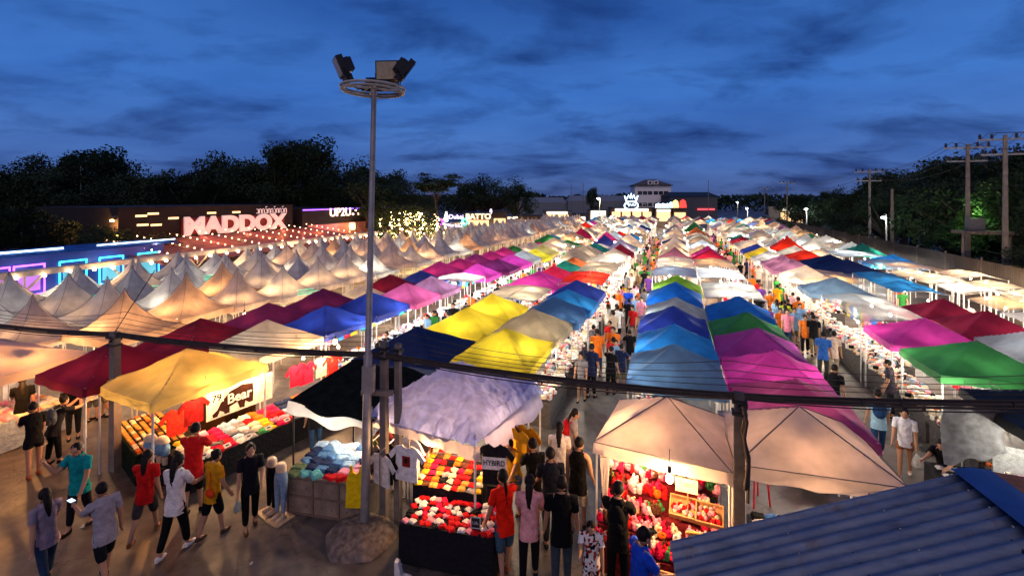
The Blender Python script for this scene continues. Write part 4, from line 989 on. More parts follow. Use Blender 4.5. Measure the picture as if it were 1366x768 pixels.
def stalls(row, w_edge, side, u0, u1, where, hang=True, lampk='white', pw=30):
    u = u0; n = 0
    while u < u1:
        n += 1
        c = RC(u, w_edge - side * .45)
        place(tabm, 'stall_table', None, c, rot_row(), label=f'cloth covered table, {ordn(n)} along the {where}', cat='table', group='tables along the ' + where)
        place(random.choice(heaps), 'mixed_goods', None, c + Vector((0, 0, .72)), rot_row(), label=f'jumble of small goods on the {ordn(n)} table along the {where}', kind='stuff')
        if hang and u < 30:
            q = RC(u, w_edge - side * .95)
            place(rail_me, 'hanging_rail', None, q, rot_row(), label=f'clothes rail over the {ordn(n)} table along the {where}', cat='clothes rail', group='clothes rails along the ' + where)
            for i in range(6):
                nn, cc = random.choice(SH8)
                shirt(RC(u - .9 + i * .34, w_edge - side * .95, 1.32), rot_row(90) + jit(.15), cc, f'{nn} shirt hanging over the {ordn(n)} table along the {where}', group=f'shirts over the {ordn(n)} table along the {where}', s=.92)
        if u < 36: bulb(RC(u, w_edge - side * .3, 1.82), lampk, pw, f'bulb over the {ordn(n)} table along the {where}', sock=u < 22)
        u += 2.3
stalls('L3', -10.35, 1, 14.2, 36, 'left hand aisle, left side', lampk='cool', pw=34)
stalls('L2', -7.75, -1, 15.2, 30, 'left hand aisle, right side', hang=False)
stalls('L1', -3.2, 1, 14.0, 34, 'centre aisle, left side', lampk='white', pw=18)
stalls('R1', -1.1, -1, 12.0, 34, 'centre aisle, right side', hang=False, lampk='cool', pw=18)
stalls('R2', 3.4, 1, 13.5, 34, 'right hand aisle, left side', hang=False, lampk='white', pw=16)
stalls('R3', 6.15, -1, 11.8, 36, 'right hand aisle, right side', lampk='white', pw=17)
stalls('R4', 11.0, 1, 17, 30, 'far right aisle', hang=False)
# right hand vendor corner: silver sheet, boards, dark canopy
tent('R3', 12.4, 7.5, 'black', sx=2.7, sy=2.5, label='black canopy tent right of the white shirted woman', lamp=None)
def sv(a, b):
    return Vector(((a - .5) * 1.08, .12 * math.sin(b * 3), 1.55 - b * 1.25 * (1 - .25 * a) + .05 * math.sin(a * 12 + b * 3)))
MB().grid(sv, 24, 16).build('plastic_sheet', mat('silver_sheet', (.13, .14, .155), rough=.5, metal=.1, var=.5, scale=5, bump=.3), None, Vector((9.42, 9.75, .62)), R(-12), label='silvery plastic sheet draped over the stall side', cat='plastic sheet')
table('dark table of striped white papers beside the blue roof', PX(1310, 640, .7) * 1 + Vector((.2, 0, -.7)), R(-20), 1.9, .8, .7, cloth('#26262a'))
q0 = PX(1310, 640, .7)
goods(folds, 'paper_strip', 'paper strip', 'striped paper', 'on the dark table by the silver sheet', (q0.x + .2, q0.y, 0), R(-20), 12, 2, .14, .3, .71, ['white', 'white', 'grey'], sc=.55, jt=.05)
wb = empty('white_board', PX(1352, 640, .75), R(-30), label='leaning white price board at the right edge', cat='sign')
MB().box((0, 0, .33), (.62, .02, .6), mat=Matrix.Rotation(R(-12), 3, 'X')).build('panel', cloth('#9aa0a2'), wb)
MB().box((0, -.0, .02), (.66, .03, .03)).box((.32, 0, .34), (.03, .03, .64)).build('frame', white_post, wb)
bulb(RC(12.9, 7.6, 1.75), 'white', 5, 'bulb under the black tent on the right')
bulb(RC(11.2, 7.4, 1.8), 'warm', 9, 'bulb over the vendor corner of the right aisle')

for u0, w0 in ((18, 12.9), (20.5, 12.4), (24, 13.4), (26.5, 12.6), (29, 13.6), (20.5, 7.2), (23, 7.3), (28.5, 7.5)):
    c = RC(u0, w0); place(tabm, 'stall_table', None, c, rot_row(), label='cloth covered table under the clear tarpaulins on the right', cat='table', group='tables under the clear tarpaulins on the right')
    place(random.choice(heaps), 'mixed_goods', None, c + Vector((0, 0, .72)), rot_row(), label='jumble of small goods under the clear tarpaulins on the right', kind='stuff')

# odds and ends on the ground
lb_ = MB().ball((0, 0, .05), .09, 10, 6, sc=(1.5, 1, .6)); lb_.v = [tuple(Vector(v) * (1 + .35 * noise.noise(Vector(v) * 22))) for v in lb_.v]
lb_.build('plastic_bag', mat('blue_bag', (.04, .16, .55), rough=.4, trans=.2), None, (-3.15, 9.42, 0), R(20), label='crumpled blue plastic bag on the ground before the wooden counter', cat='bag')
random.seed(77)
lit = [('paper_scrap', '#cfc6b8', 'pale paper scrap'), ('plastic_cup', '#d8d8d8', 'white flattened cup'), ('paper_scrap', '#8a6a48', 'brown paper scrap')]
for i in range(12):
    nm, c_, d_ = lit[i % 3]; q = MB(); s_ = random.uniform(.03, .07)
    q.grid(lambda a, b: Vector(((a - .5) * s_ * 2, (b - .5) * s_ * 1.4, .004 + .02 * abs(noise.noise(Vector((a * 3, b * 3, i)))))), 5, 5)
    x_, y_ = random.uniform(-9.5, 1.2), random.uniform(8.2, 10.8)
    q.build(nm, cloth(c_), None, (x_, y_, .003), jit(3), label=f'{d_} lying on the paving in the foreground', cat='litter', group=f'{d_}s on the foreground paving')
# ------------------------------------------------------------------ ground
def asphalt():
    m = bpy.data.materials.new('asphalt'); m.use_nodes = True; nt = m.node_tree; N = nt.nodes; L = nt.links; p = N['Principled BSDF']
    tc = N.new('ShaderNodeTexCoord')
    def nz(s, d=6):
        n = N.new('ShaderNodeTexNoise'); n.inputs['Scale'].default_value = s; n.inputs['Detail'].default_value = d; L.new(tc.outputs['Object'], n.inputs['Vector']); return n
    a, b, c = nz(.35), nz(3.5), nz(90, 3)
    r = N.new('ShaderNodeValToRGB'); r.color_ramp.elements[0].position = .38; r.color_ramp.elements[0].color = (.030, .026, .024, 1); r.color_ramp.elements[1].position = .62; r.color_ramp.elements[1].color = (.135, .105, .088, 1)
    mx = N.new('ShaderNodeMix'); mx.data_type = 'FLOAT'; mx.inputs['Factor'].default_value = .45; L.new(a.outputs['Fac'], mx.inputs['A']); L.new(b.outputs['Fac'], mx.inputs['B'])
    L.new(mx.outputs['Result'], r.inputs['Fac'])
    r3 = N.new('ShaderNodeMapRange'); r3.inputs['From Min'].default_value = .3; r3.inputs['From Max'].default_value = .7; r3.inputs['To Min'].default_value = .6; r3.inputs['To Max'].default_value = 1.3; L.new(c.outputs['Fac'], r3.inputs['Value'])
    vm = N.new('ShaderNodeVectorMath'); vm.operation = 'SCALE'; L.new(r.outputs['Color'], vm.inputs[0]); L.new(r3.outputs['Result'], vm.inputs['Scale']); L.new(vm.outputs['Vector'], p.inputs['Base Color'])
    r2 = N.new('ShaderNodeMapRange'); r2.inputs['From Min'].default_value = .42; r2.inputs['From Max'].default_value = .6; r2.inputs['To Min'].default_value = .32; r2.inputs['To Max'].default_value = .8; L.new(a.outputs['Fac'], r2.inputs['Value']); L.new(r2.outputs['Result'], p.inputs['Roughness'])
    vo = N.new('ShaderNodeTexVoronoi'); vo.feature = 'DISTANCE_TO_EDGE'; vo.inputs['Scale'].default_value = .55; ds_ = N.new('ShaderNodeVectorMath'); ds_.operation = 'ADD'; L.new(tc.outputs['Object'], ds_.inputs[0]); sc2 = N.new('ShaderNodeVectorMath'); sc2.operation = 'SCALE'; sc2.inputs['Scale'].default_value = .9; L.new(b.outputs['Color'], sc2.inputs[0]); L.new(sc2.outputs['Vector'], ds_.inputs[1]); L.new(ds_.outputs['Vector'], vo.inputs['Vector'])
    cr_ = N.new('ShaderNodeMapRange'); cr_.inputs['From Max'].default_value = .012; cr_.inputs['To Min'].default_value = .35; cr_.inputs['To Max'].default_value = 1; L.new(vo.outputs['Distance'], cr_.inputs['Value'])
    v3 = N.new('ShaderNodeVectorMath'); v3.operation = 'SCALE'; L.new(vm.outputs['Vector'], v3.inputs[0]); L.new(cr_.outputs['Result'], v3.inputs['Scale']); L.new(v3.outputs['Vector'], p.inputs['Base Color'])
    bp = N.new('ShaderNodeBump'); bp.inputs['Strength'].default_value = .35; bp.inputs['Distance'].default_value = .01; L.new(c.outputs['Fac'], bp.inputs['Height']); L.new(bp.outputs['Normal'], p.inputs['Normal'])
    return m
g = MB(); g.add([(-900, -300, 0), (900, -300, 0), (900, 1500, 0), (-900, 1500, 0)], [(0, 1, 2, 3)])
g.build('ground', asphalt(), kind='structure')

# ------------------------------------------------------------------ floodlight mast
mast = empty('floodlight_mast', (-2.82, 9.18, 0), 0, label='tall slim steel mast with a ring of unlit floodlights', cat='floodlight mast')
conc = mat('rough_concrete', (.18, .135, .11), rough=.95, var=.6, scale=9, bump=1.0)
MB().tube([(0, 0, .2), (0, 0, 3.4), (.0, 0, 3.42), (.02, 0, 8.55)], [.085, .08, .06, .048], 14).build('pole', mat('mast_steel', (.30, .27, .25), rough=.5, metal=.4), mast)
def cf(a, b):
    an = a * 2 * math.pi; prof = [(.001, .26), (.18, .25), (.32, .22), (.45, .17), (.58, .1), (.66, .0)]
    k = b * 5; i = min(4, int(k)); f = k - i; r = prof[i][0] * (1 - f) + prof[i + 1][0] * f; z = prof[i][1] * (1 - f) + prof[i + 1][1] * f
    return Vector((r * math.cos(an) * (1 + .06 * math.sin(3 * an)), r * math.sin(an) * (1 + .05 * math.sin(5 * an)), z + .045 * fbm(math.cos(an) * r, math.sin(an) * r, 4, 3) + .03 * abs(fbm(math.cos(an) * r, math.sin(an) * r, 11, 7))))
MB().grid(cf, 72, 40).build('concrete_footing', conc, mast, (-.02, -.15, 0))
m = MB(); m.box((.0, -.0, 3.3), (.22, .16, .5)); m.build('junction_box', mat('grey_box', (.28, .25, .23)), mast, (.02, 0, -.35))
mast.rotation_euler[1] = R(1.1)
rg = MB(); RR = .59
for zz, rr in ((8.5, RR), (8.44, RR - .02)):
    rg.tube([(rr * math.cos(t * math.pi / 16), rr * math.sin(t * math.pi / 16), zz) for t in range(33)], .026, 6)
for k in range(4): rg.tube([(0, 0, 8.5), (RR * math.cos(k * math.pi / 2 + .4), RR * math.sin(k * math.pi / 2 + .4), 8.48)], .02, 6)
rg.tube([(-.2, -.45, 8.42), (-.1, -.5, 8.30), (0, -.5, 8.34), (.1, -.5, 8.42)], .012, 5)
rg.build('ring', mat('ring_paint', (.42, .40, .36), rough=.5), mast)
glass_m = mat('lamp_glass', (.42, .34, .22), rough=.25, var=.25, scale=12)
for (x, y, yaw, tilt, w) in ((-.50, -.1, -62, 24, .40), (.24, .1, -8, 6, .46), (.50, -.1, 112, 34, .42), (-.18, .35, 175, 78, .44)):
    f = empty('floodlight', (x, y, 8.52), R(yaw)); f.parent = mast; f.rotation_euler[0] = R(tilt)
    hd = MB(); hd.box((0, .06, .34), (w, .12, .38), taper=1.0); hd.box((0, .16, .34), (w * .7, .12, .26)); hd.box((0, .1, .10), (w * .8, .12, .12))
    for i in range(5): hd.box((-w * .3 + i * w * .15, .24, .34), (.012, .06, .24))
    hd.tube([(-w / 2 - .02, .06, .3), (-w / 2 - .02, .04, .0), (w / 2 + .02, .04, .0), (w / 2 + .02, .06, .3)], .014, 5)
    o = hd.build('housing', dark_m, mast); o.matrix_world = f.matrix_basis.copy(); o.location = (x, y, 8.52); o.rotation_euler = (R(tilt), 0, R(yaw))
    gl = MB().box((0, -.008, .34), (w * .88, .012, .33)).build('lens', glass_m, o)
    bpy.data.objects.remove(f)

# ------------------------------------------------------------------ cable bundle and its poles
pc = mat('pole_concrete', (.20, .165, .14), rough=.85, var=.3, scale=4, bump=.3)
def post(label, p, h, w=.16, m=None, extra=None):
    o = empty('utility_pole', (p[0], p[1], 0), R(-20), label=label, cat='utility pole')
    MB().box((0, 0, h / 2), (w, w * .85, h), taper=.85).build('shaft', m or pc, o)
    b = MB(); b.box((0, -.02, h - .12), (w + .05, w + .03, .04)); b.box((0, -.02, h - .3), (w + .05, w + .03, .04)); b.tube([(0, -.12, h - .2), (0, .14, h - .2)], .03, 8)
    b.build('bracket', dark_m, o)
    return o
PA = Vector((-9.35, 11.3, 3.2)); PB2 = Vector((-2.55, 9.5, 3.3)); PC_ = Vector((3.56, 7.52, 3.3)); PE = Vector((9.6, 6.2, 3.8)); P0 = Vector((-15.5, 13.2, 3.1))
post('short concrete pole carrying the cables at the left stalls', PA, 3.25, .2)
post('twin concrete post right of the floodlight mast', PB2 + Vector((.02, 0, 0)), 3.55, .15); post('front half of the twin post beside the mast', PB2 + Vector((.28, .06, 0)), 3.5, .13)
MB().box((0, 0, 0), (.62, .08, .09)).build('cross_arm', pc, None, (-2.62, 9.32, 2.62), R(-2), label='concrete cross arm joining the mast and twin post', cat='cross arm')
post('dark pole between the two beige tents', PC_, 3.35, .17, mat('dark_pole', (.10, .08, .07), rough=.9, var=.4))
cab = mat('black_cable', (.045, .032, .026), rough=.7)
def span(a, b, sag, off, r, n=14):
    pts = []
    for i in range(n + 1):
        t = i / n; p = a.lerp(b, t) + Vector(off); p.z -= sag * 4 * t * (1 - t); pts.append(p)
    return pts
K = [P0, PA, PB2, PC_, PE]
for ci, (off, r, sg_) in enumerate((((0, 0, 0), .030, .10), ((.0, .03, .022), .022, .09), ((0, -.03, -.026), .020, .115), ((0, .02, -.06), .010, .16), ((0, -.02, .04), .010, .07), ((0, .05, -.012), .020, .105))):
    m = MB(); pts = []
    for a, b in zip(K, K[1:]): pts += span(a, b, sg_, off, r)[(1 if pts else 0):]
    m.tube(pts, r, 6).build('overhead_cable', cab, label=['thickest', 'upper thick', 'lower thick', 'loosely sagging', 'thin topmost', 'rear thick'][ci] + ' black cable of the bundle crossing the foreground', cat='cable', group='bundle of cables crossing the foreground')
lash = MB()
for a, b in zip(K, K[1:]):
    n = 6
    for i in range(n):
        t = (i + .5 + jit(.4)) / n; p = a.lerp(b, t); p.z -= .10 * 4 * t * (1 - t); lash.box(p, (.03, .09, .085), R(-15))
lash.build('cable_lashing', cab, label='black lashing loops tying the foreground cables together', kind='stuff')
for i, dz in enumerate((.16, .24, .33, .45)):
    pts = []
    for a, b in zip(K, K[1:]): pts += span(a, b, .12 + .05 * i, (0, .1 * i, dz), .006)[(1 if pts else 0):]
    MB().tube(pts, .006, 5).build('overhead_wire', cab, label=f'{ordn(i + 1)} thin wire above the cable bundle', cat='wire', group='thin wires above the cable bundle')
MB().tube([PA + Vector((0, 0, .05)), PA + Vector((-.55, 2.0, 1.2))], .012, 5).build('guy_wire', cab, label='guy wire rising from the short left pole', cat='wire')
MB().tube([(0, 0, 0), (.05, -.02, -.25), (.02, .0, -.5), (.08, 0, -.9), (.03, 0, -1.3)], .03, 6).tube([(.06, 0, 0), (.0, .03, -.4), (.1, .0, -.8), (.08, .0, -1.5)], .022, 6).build('cable_coil', cab, None, PC_ + Vector((.0, -.12, -.1)), label='cables hanging down the pole between the beige tents', cat='cable')

# ------------------------------------------------------------------ blue corrugated roof
def weather(m, rust, scale, lo, hi, amt=1.0):
    nt = m.node_tree; N = nt.nodes; L = nt.links; p = N['Principled BSDF']; src = p.inputs['Base Color'].links[0].from_socket
    tc = N.new('ShaderNodeTexCoord'); mp = N.new('ShaderNodeMapping'); mp.inputs['Scale'].default_value = scale; n = N.new('ShaderNodeTexNoise'); n.inputs['Scale'].default_value = 1; n.inputs['Detail'].default_value = 8; n.inputs['Roughness'].default_value = .7
    L.new(tc.outputs['Object'], mp.inputs['Vector']); L.new(mp.outputs[0], n.inputs['Vector'])
    r = N.new('ShaderNodeMapRange'); r.inputs['From Min'].default_value = lo; r.inputs['From Max'].default_value = hi; r.inputs['To Max'].default_value = amt; L.new(n.outputs['Fac'], r.inputs['Value'])
    mx = N.new('ShaderNodeMix'); mx.data_type = 'RGBA'; L.new(r.outputs['Result'], mx.inputs['Factor']); L.new(src, mx.inputs['A']); mx.inputs['B'].default_value = (*rust, 1)
    for l in list(p.inputs['Base Color'].links): L.remove(l)
    L.new(mx.outputs['Result'], p.inputs['Base Color'])
rf = empty('corrugated_shelter', (0, 0, 0), 0, label='blue corrugated metal roof in the bottom right corner', cat='roof')
e0 = Vector((1.49, 4.54, 3.15)); r0 = Vector((4.51, 4.72, 3.72)); dv = Vector((-.2, -1.0, 0)).normalized()
ex = (r0 - e0); exn = Vector((ex.x, ex.y, 0)).normalized()
blue_m = mat('blue_painted_sheet', (.085, .125, .22), rough=.45, var=.55, scale=3, bump=.12, metal=.2, spec=.5)
def rfn(a, b):
    p = e0 + ex * a + dv * (b * 2.6); p.z += .024 * math.sin(b * 2.6 / .125 * 2 * math.pi) - .012 * (int(b * 3.01)) ; return p
MB().grid(rfn, 6, 300).build('sheet', blue_m, rf)
sc_ = MB()
for a_ in (.06, .35, .65, .92):
    for k in range(10):
        b_ = (.25 + 2 * k) * .125 / 2.6
        if b_ < 1: sc_.ball(rfn(a_, b_) + Vector((0, 0, .004)), .011, 6, 4)
sc_.build('screws', metal, rf, kind='stuff')
weather(blue_m, (.20, .24, .30), (1.2, 7, 7), .40, .70, .9); weather(blue_m, (.10, .055, .035), (3, 3, 3), .54, .70, .75)
def rg2(a, b):
    p = r0 + dv * (b * 2.6) + exn * ((a - .5) * .42); p.z += .03 + .02 * (1 - abs(a - .5) * 2) - .03 * a ; return p
MB().grid(rg2, 4, 2).build('ridge_cap', mat('ridge_blue', (.035, .08, .24), rough=.4, var=.2, scale=4, metal=.2), rf)
def rg3(a, b):
    p = r0 + exn * .1 + exn * a * 1.9 + dv * (b * 2.6); p.z += -.35 * a + .018 * math.sin(b * 2.6 / .115 * 2 * math.pi); return p
MB().grid(rg3, 2, 276).build('sheet', mat('rust_sheet', (.28, .12, .07), rough=.7, var=.5, scale=3), rf)
fr = MB()
for a in (.1, .5, .9):
    p = e0 + ex * a; fr.tube([p + Vector((0, 0, -.05)), p + dv * 2.6 + Vector((0, 0, -.05))], .03, 6)
for a, b in ((.06, .05), (.94, .05), (.06, .95), (.94, .95)):
    p = e0 + ex * a + dv * 2.6 * b; fr.tube([(p.x, p.y, 0), (p.x, p.y, p.z - .05)], .04, 8)
fr.build('frame', dark_m, rf)

# ------------------------------------------------------------------ trees
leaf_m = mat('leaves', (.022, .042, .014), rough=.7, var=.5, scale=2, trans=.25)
leaf_l = mat('lamplit_leaves', (.06, .11, .025), rough=.7, var=.4, scale=2, trans=.3)  # brighter copy of the leaves, lamp light partly put into the colour
bark = mat('bark', (.06, .045, .035), rough=.9, var=.4)
def tree_mesh(seed, n=5200, clumps=26, w=1.0, hgt=1.0, ls=.16, flat_=.8):
    rnd = random.Random(seed); cm = MB(); tm = MB()
    tm.tube([(0, 0, 0), (.03 * w, 0, .25 * hgt), (-.02, .02, .5 * hgt)], [.05, .04, .025], 8)
    cl = []
    for i in range(clumps):
        a = rnd.uniform(0, 6.28); r = rnd.random() ** .6 * .42 * w; z = rnd.uniform(.35, .93) * hgt
        r *= 1.1 - .55 * max(0, (z / hgt - .55) / .45)
        c = Vector((r * math.cos(a), r * math.sin(a), z)); s = rnd.uniform(.09, .17) * (w ** .5); cl.append((c, s))
        tm.tube([(0, 0, .3 * hgt), (c.x * .5, c.y * .5, (.3 * hgt + c.z) / 2), tuple(c)], [.02, .012, .004], 5)
    vs = []; fs = []
    for i in range(n):
        c, s = rnd.choice(cl)
        d = Vector((rnd.gauss(0, 1), rnd.gauss(0, 1), rnd.gauss(0, 1))).normalized() * (rnd.random() ** .45)
        p = c + Vector((d.x * s, d.y * s, d.z * s * flat_))
        q = ls * rnd.uniform(.5, 1.1) * .1
        a = Vector((rnd.gauss(0, 1), rnd.gauss(0, 1), rnd.gauss(0, 1))).normalized(); b = a.orthogonal().normalized()
        k = len(vs); vs += [p - a * q - b * q * .5, p + a * q - b * q * .5, p + a * q * .8 + b * q * .5, p - a * q * .8 + b * q * .5]; fs.append((k, k + 1, k + 2, k + 3))
    cm.add(vs, fs)
    return cm.mesh('crown', leaf_m), tm.mesh('trunk', bark)
TM = [tree_mesh(i, w=w_, hgt=1.0, clumps=c_) for i, (w_, c_) in enumerate([(1.0, 26), (1.15, 34), (.85, 22), (1.3, 40)])]
def tree(X, Y, h, wd, label, k=0, group=None, lm=None, z0=0):
    o = empty('broadleaf_tree', (X, Y, z0), (X * 7 + Y) % 6, label=label, cat='tree', group=group)
    place(TM[k][0], 'crown', o, mats=[lm or leaf_m]); place(TM[k][1], 'trunk', o); o.scale = (wd, wd, h); return o
i = 0
LT = [(-20, 227, 70), (15, 214, 62), (55, 226, 70), (90, 204, 62), (125, 202, 64), (160, 216, 66), (200, 234, 70), (240, 238, 75), (268, 228, 72), (312, 208, 66), (345, 214, 74), (368, 192, 66), (405, 190, 66), (440, 205, 68), (478, 218, 70), (512, 230, 76), (628, 246, 90), (655, 234, 88), (688, 244, 92)]
for i, (px, top, d) in enumerate(LT):
    h = H + (HY - top) / F * d
    p = PD(px, 260, d); wd = h * (.95 if px < 600 else 1.1)
    desc = ['dense dark', 'tall dark', 'rounded dark', 'spreading dark'][i % 4]
    tree(p.x, d, h * 1.02, wd, f'{desc} tree, {ordn(i + 1)} from the left in the skyline behind the market', (i * 7) % 4, 'dark trees behind the left buildings')
for i, (u_, w_, h_) in enumerate(((12, -39, 6.4), (15.5, -37.5, 5.4), (19, -38.5, 6.0), (21.6, -35.2, 4.6), (9, -40, 7), (16.5, -42, 7.5))):
    q = RC(u_, w_); tree(q.x, q.y, h_, 6.0, f'dark tree behind the blue booths, {ordn(i + 1)} of that clump', i % 4, 'trees behind the blue booths')
for i in range(18):       # lower growth filling the gaps of that skyline
    px = -30 + i * 33; d = 58 + (i * 13) % 9
    if px > 540: continue
    tree(PD(px, 260, d).x, d, 8.2 + (i * 5 % 4) * .5, 9.5, f'low dark tree filling the gap, {ordn(i + 1)} from the left behind the buildings', (i * 3) % 4, 'low dark trees behind the left buildings')
RT = [(1100, 255, 110), (1125, 262, 100), (1150, 246, 90), (1180, 232, 74), (1205, 228, 66), (1232, 224, 60), (1262, 219, 54), (1290, 212, 50), (1320, 206, 46), (1352, 196, 42), (1395, 190, 40), (1150, 262, 70), (1215, 246, 50), (1270, 240, 42), (1330, 236, 37), (1378, 230, 33)]
for i, (px, top, d) in enumerate(RT):
    h = H + (HY - top) / F * d; p = PD(px, 260, d)
    tree(p.x, d, h * 1.02, h * (1.0 if i < 11 else 1.2), f'dark tree {ordn(i + 1)} counted from the distance along the right fence', (i * 5 + 1) % 4, 'dark trees beyond the right fence')
for i in range(16):
    q = RC(30 + i * 5.5, 20.5 + (i * 7 % 5) * .8); tree(q.x, q.y, 4.6 + (i * 3 % 4) * .7, 7.5, f'low dark tree just behind the right fence, {ordn(i + 1)} from the camera', (i * 3 + 1) % 4, 'low trees just behind the right fence')
for i, (px, py, d, s_) in enumerate(((1298, 278, 36.5, 3.0), (1111, 282, 84, 4.5))):
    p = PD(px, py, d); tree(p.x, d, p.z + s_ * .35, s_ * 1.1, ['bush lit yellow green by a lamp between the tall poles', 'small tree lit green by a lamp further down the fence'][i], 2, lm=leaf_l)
    bulb(PD(px, py + 4, d - 2.2 - i * 2), 'green', 260 + 500 * i, ['lamp lighting the bush between the tall poles', 'lamp lighting the small tree down the fence'][i], big=.8, sock=False) if False else None
# bare spreading tree
bt_ = empty('bare_tree', PD(581, 300, 58) * Vector((1, 1, 0)) if False else (PD(581, 300, 58).x, 58, 0), 0, label='lone thin leaved spreading tree against the sky', cat='tree')
bm = MB(); lf = MB(); rnd = random.Random(5); tips = []
htop = H + (HY - 230) / F * 58
bm.tube([(0, 0, 0), (.15, 0, 4), (-.05, 0, htop * .72)], [.28, .2, .13], 8)
for k in range(13):
    a = k * 2.4; r = 1.6 + rnd.random() * 1.5; zt = htop * (.82 + .16 * rnd.random())
    e = Vector((r * math.cos(a), r * math.sin(a), zt)); b0 = Vector((0, 0, htop * (.60 + .012 * k)))
    bm.tube([b0, b0.lerp(e, .5) + Vector((0, 0, .15)), e], [.07, .045, .015], 5); tips.append(e)
    for j in range(3): e2 = b0.lerp(e, .6) + Vector((rnd.uniform(-.9, .9), rnd.uniform(-.9, .9), rnd.uniform(.1, .5))); bm.tube([b0.lerp(e, .5), e2], [.03, .01], 4); tips.append(e2)
for t in tips:
    for j in range(75):
        p = t + Vector((rnd.gauss(0, .42), rnd.gauss(0, .42), rnd.gauss(0, .1))); a = Vector((rnd.gauss(0, 1), rnd.gauss(0, 1), rnd.gauss(0, .4))).normalized() * .11; b = a.orthogonal().normalized() * .05
        lf.add([p - a - b, p + a - b, p + a + b, p - a + b], [(0, 1, 2, 3)])
bm.build('trunk', bark, bt_); lf.build('crown', leaf_m, bt_)
# fairy-light trees in front of it
FL = glow('fairy_light', (1, .68, .25), 26)
fairy = MB().ball((0, 0, 0), .05, 6, 4).mesh('fairy_light', FL)
for (px, d, h, wd, lb, nl) in ((540, 48, 5.9, 6.2, 'leafy tree wound with warm fairy lights', 90), (566, 50, 5.6, 5.0, 'second fairy light tree under the bare tree', 90)):
    p = PD(px, 300, d); t = tree(p.x, d, h, wd, lb, 1, lm=leaf_m)
    rnd = random.Random(px)
    for j in range(nl):
        k_ = j // 9; a = k_ * 2.4; r = .12 + .035 * k_; o = place(fairy, 'fairy_light', t, (r * math.cos(a) + rnd.gauss(0, .02), r * math.sin(a) + rnd.gauss(0, .02), .12 + (j % 9) * .075 + rnd.uniform(-.02, .02)))
        o.scale = (1.6 / wd, 1.6 / wd, 1.6 / h)
    q_ = MB()
    for j in range(190):
        k_ = j % 12; a = k_ * 2.4 + .5; r = .10 + .03 * k_; q_.ball((p.x + wd * r * math.cos(a) + rnd.gauss(0, .12), p.y - .4 + wd * r * math.sin(a), h * rnd.uniform(.1, .85)), .06, 5, 3)
    q_.build('fairy_light_strands', FL, None, label=f'mass of tiny warm fairy lights wound round the {lb}', kind='stuff')
    for q in range(2):
        l = bpy.data.objects.new('lamp_glow', lamp_data('warm', 120)); COL.objects.link(l); l.location = (p.x + q * 1.5 - .7, d - 2.4, 3.2)
        l.parent = t; l.matrix_parent_inverse = Matrix.LocRotScale(t.location, t.rotation_euler, t.scale).inverted()

# ------------------------------------------------------------------ buildings on the left
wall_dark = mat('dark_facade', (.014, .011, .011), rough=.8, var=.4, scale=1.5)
def facade_obj(name, label, u0, u1, w, depth, z0, z1, m, cat='building'):
    o = empty(name, RC((u0 + u1) / 2, w - depth / 2), rot_row(), label=label, cat=cat)
    MB().box((0, 0, (z0 + z1) / 2), (depth, u1 - u0, z1 - z0)).build('wall', m, o)
    return o
W_ = -36.0
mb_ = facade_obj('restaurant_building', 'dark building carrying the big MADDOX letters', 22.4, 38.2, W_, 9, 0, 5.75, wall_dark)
# local frame of that building: +Y along u, +X to the aisle (w up)
uc = (22.4 + 38.2) / 2
sigr = (R(90), 0, R(90))
lw = mat('sign_letter', (.80, .70, .68), rough=.5, var=.05, emis=.34, ecol=(1, .70, .66))
MB().box((0, 0, 0), (.06, 10.2, 1.25)).build('sign_halo', mat('red_halo', (.16, .004, .004), rough=.4, var=.6, scale=1.0, emis=.05, ecol=(1, .01, .01)), mb_, (4.56, 31.9 - uc, 4.2))  # red halo round the letters, painted as a faintly glowing sheet
t = text('MADDOX', 'big_letters', mb_, (4.72, 31.9 - uc, 4.12), sigr, 2.05, lw, .07, bold=.11)
xs = [v.co.x for v in t.data.vertices]; ys = [v.co.y for v in t.data.vertices]; t.scale = (10.3 / (max(xs) - min(xs)), 1.5 / (max(ys) - min(ys)), 1)
thai = MB(); rnd = random.Random(8)
y = 0
for k in range(11):      # small Thai line over the name, drawn as loops and stems
    thai.tube([(0, y, 0), (0, y, .36), (0, y + .12, .42), (0, y + .24, .34), (0, y + .24, 0)] if k % 3 else [(0, y + .02, .05), (0, y + .2, 0), (0, y + .24, .36), (0, y + .06, .4)], .045, 5)
    if k in (3, 6, 9): thai.tube([(0, y + .04, .55), (0, y + .2, .62)], .04, 5)
    y += .33
thai.build('small_letters', lw, mb_, (4.74, 33.6 - uc, 4.98))
slit = glow('slit_window', (1, .62, .28), 2.2)
for i, (px, py) in enumerate(((188, 288), (190, 300), (204, 285), (208, 300), (231, 291), (282, 284), (315, 283), (367, 300), (155, 320))):
    dd = 28 + (px - 150) * .06; q = PD(px, py, dd)
    u_, w_2 = UW(q.x, q.y); k = (-36 + .0) ; # project to facade plane
    # ray through the pixel meets w = -36
    a = ((px - CX) / F); 
    dY = W_ / (a * CA - SA); u_ = dY * (a * SA + CA); z = H - (py - HY) / F * dY
    if 22.6 < u_ < 38: MB().box((0, 0, 0), (.08, .75, .14)).build('window', slit, mb_, (4.53, u_ - uc, z))
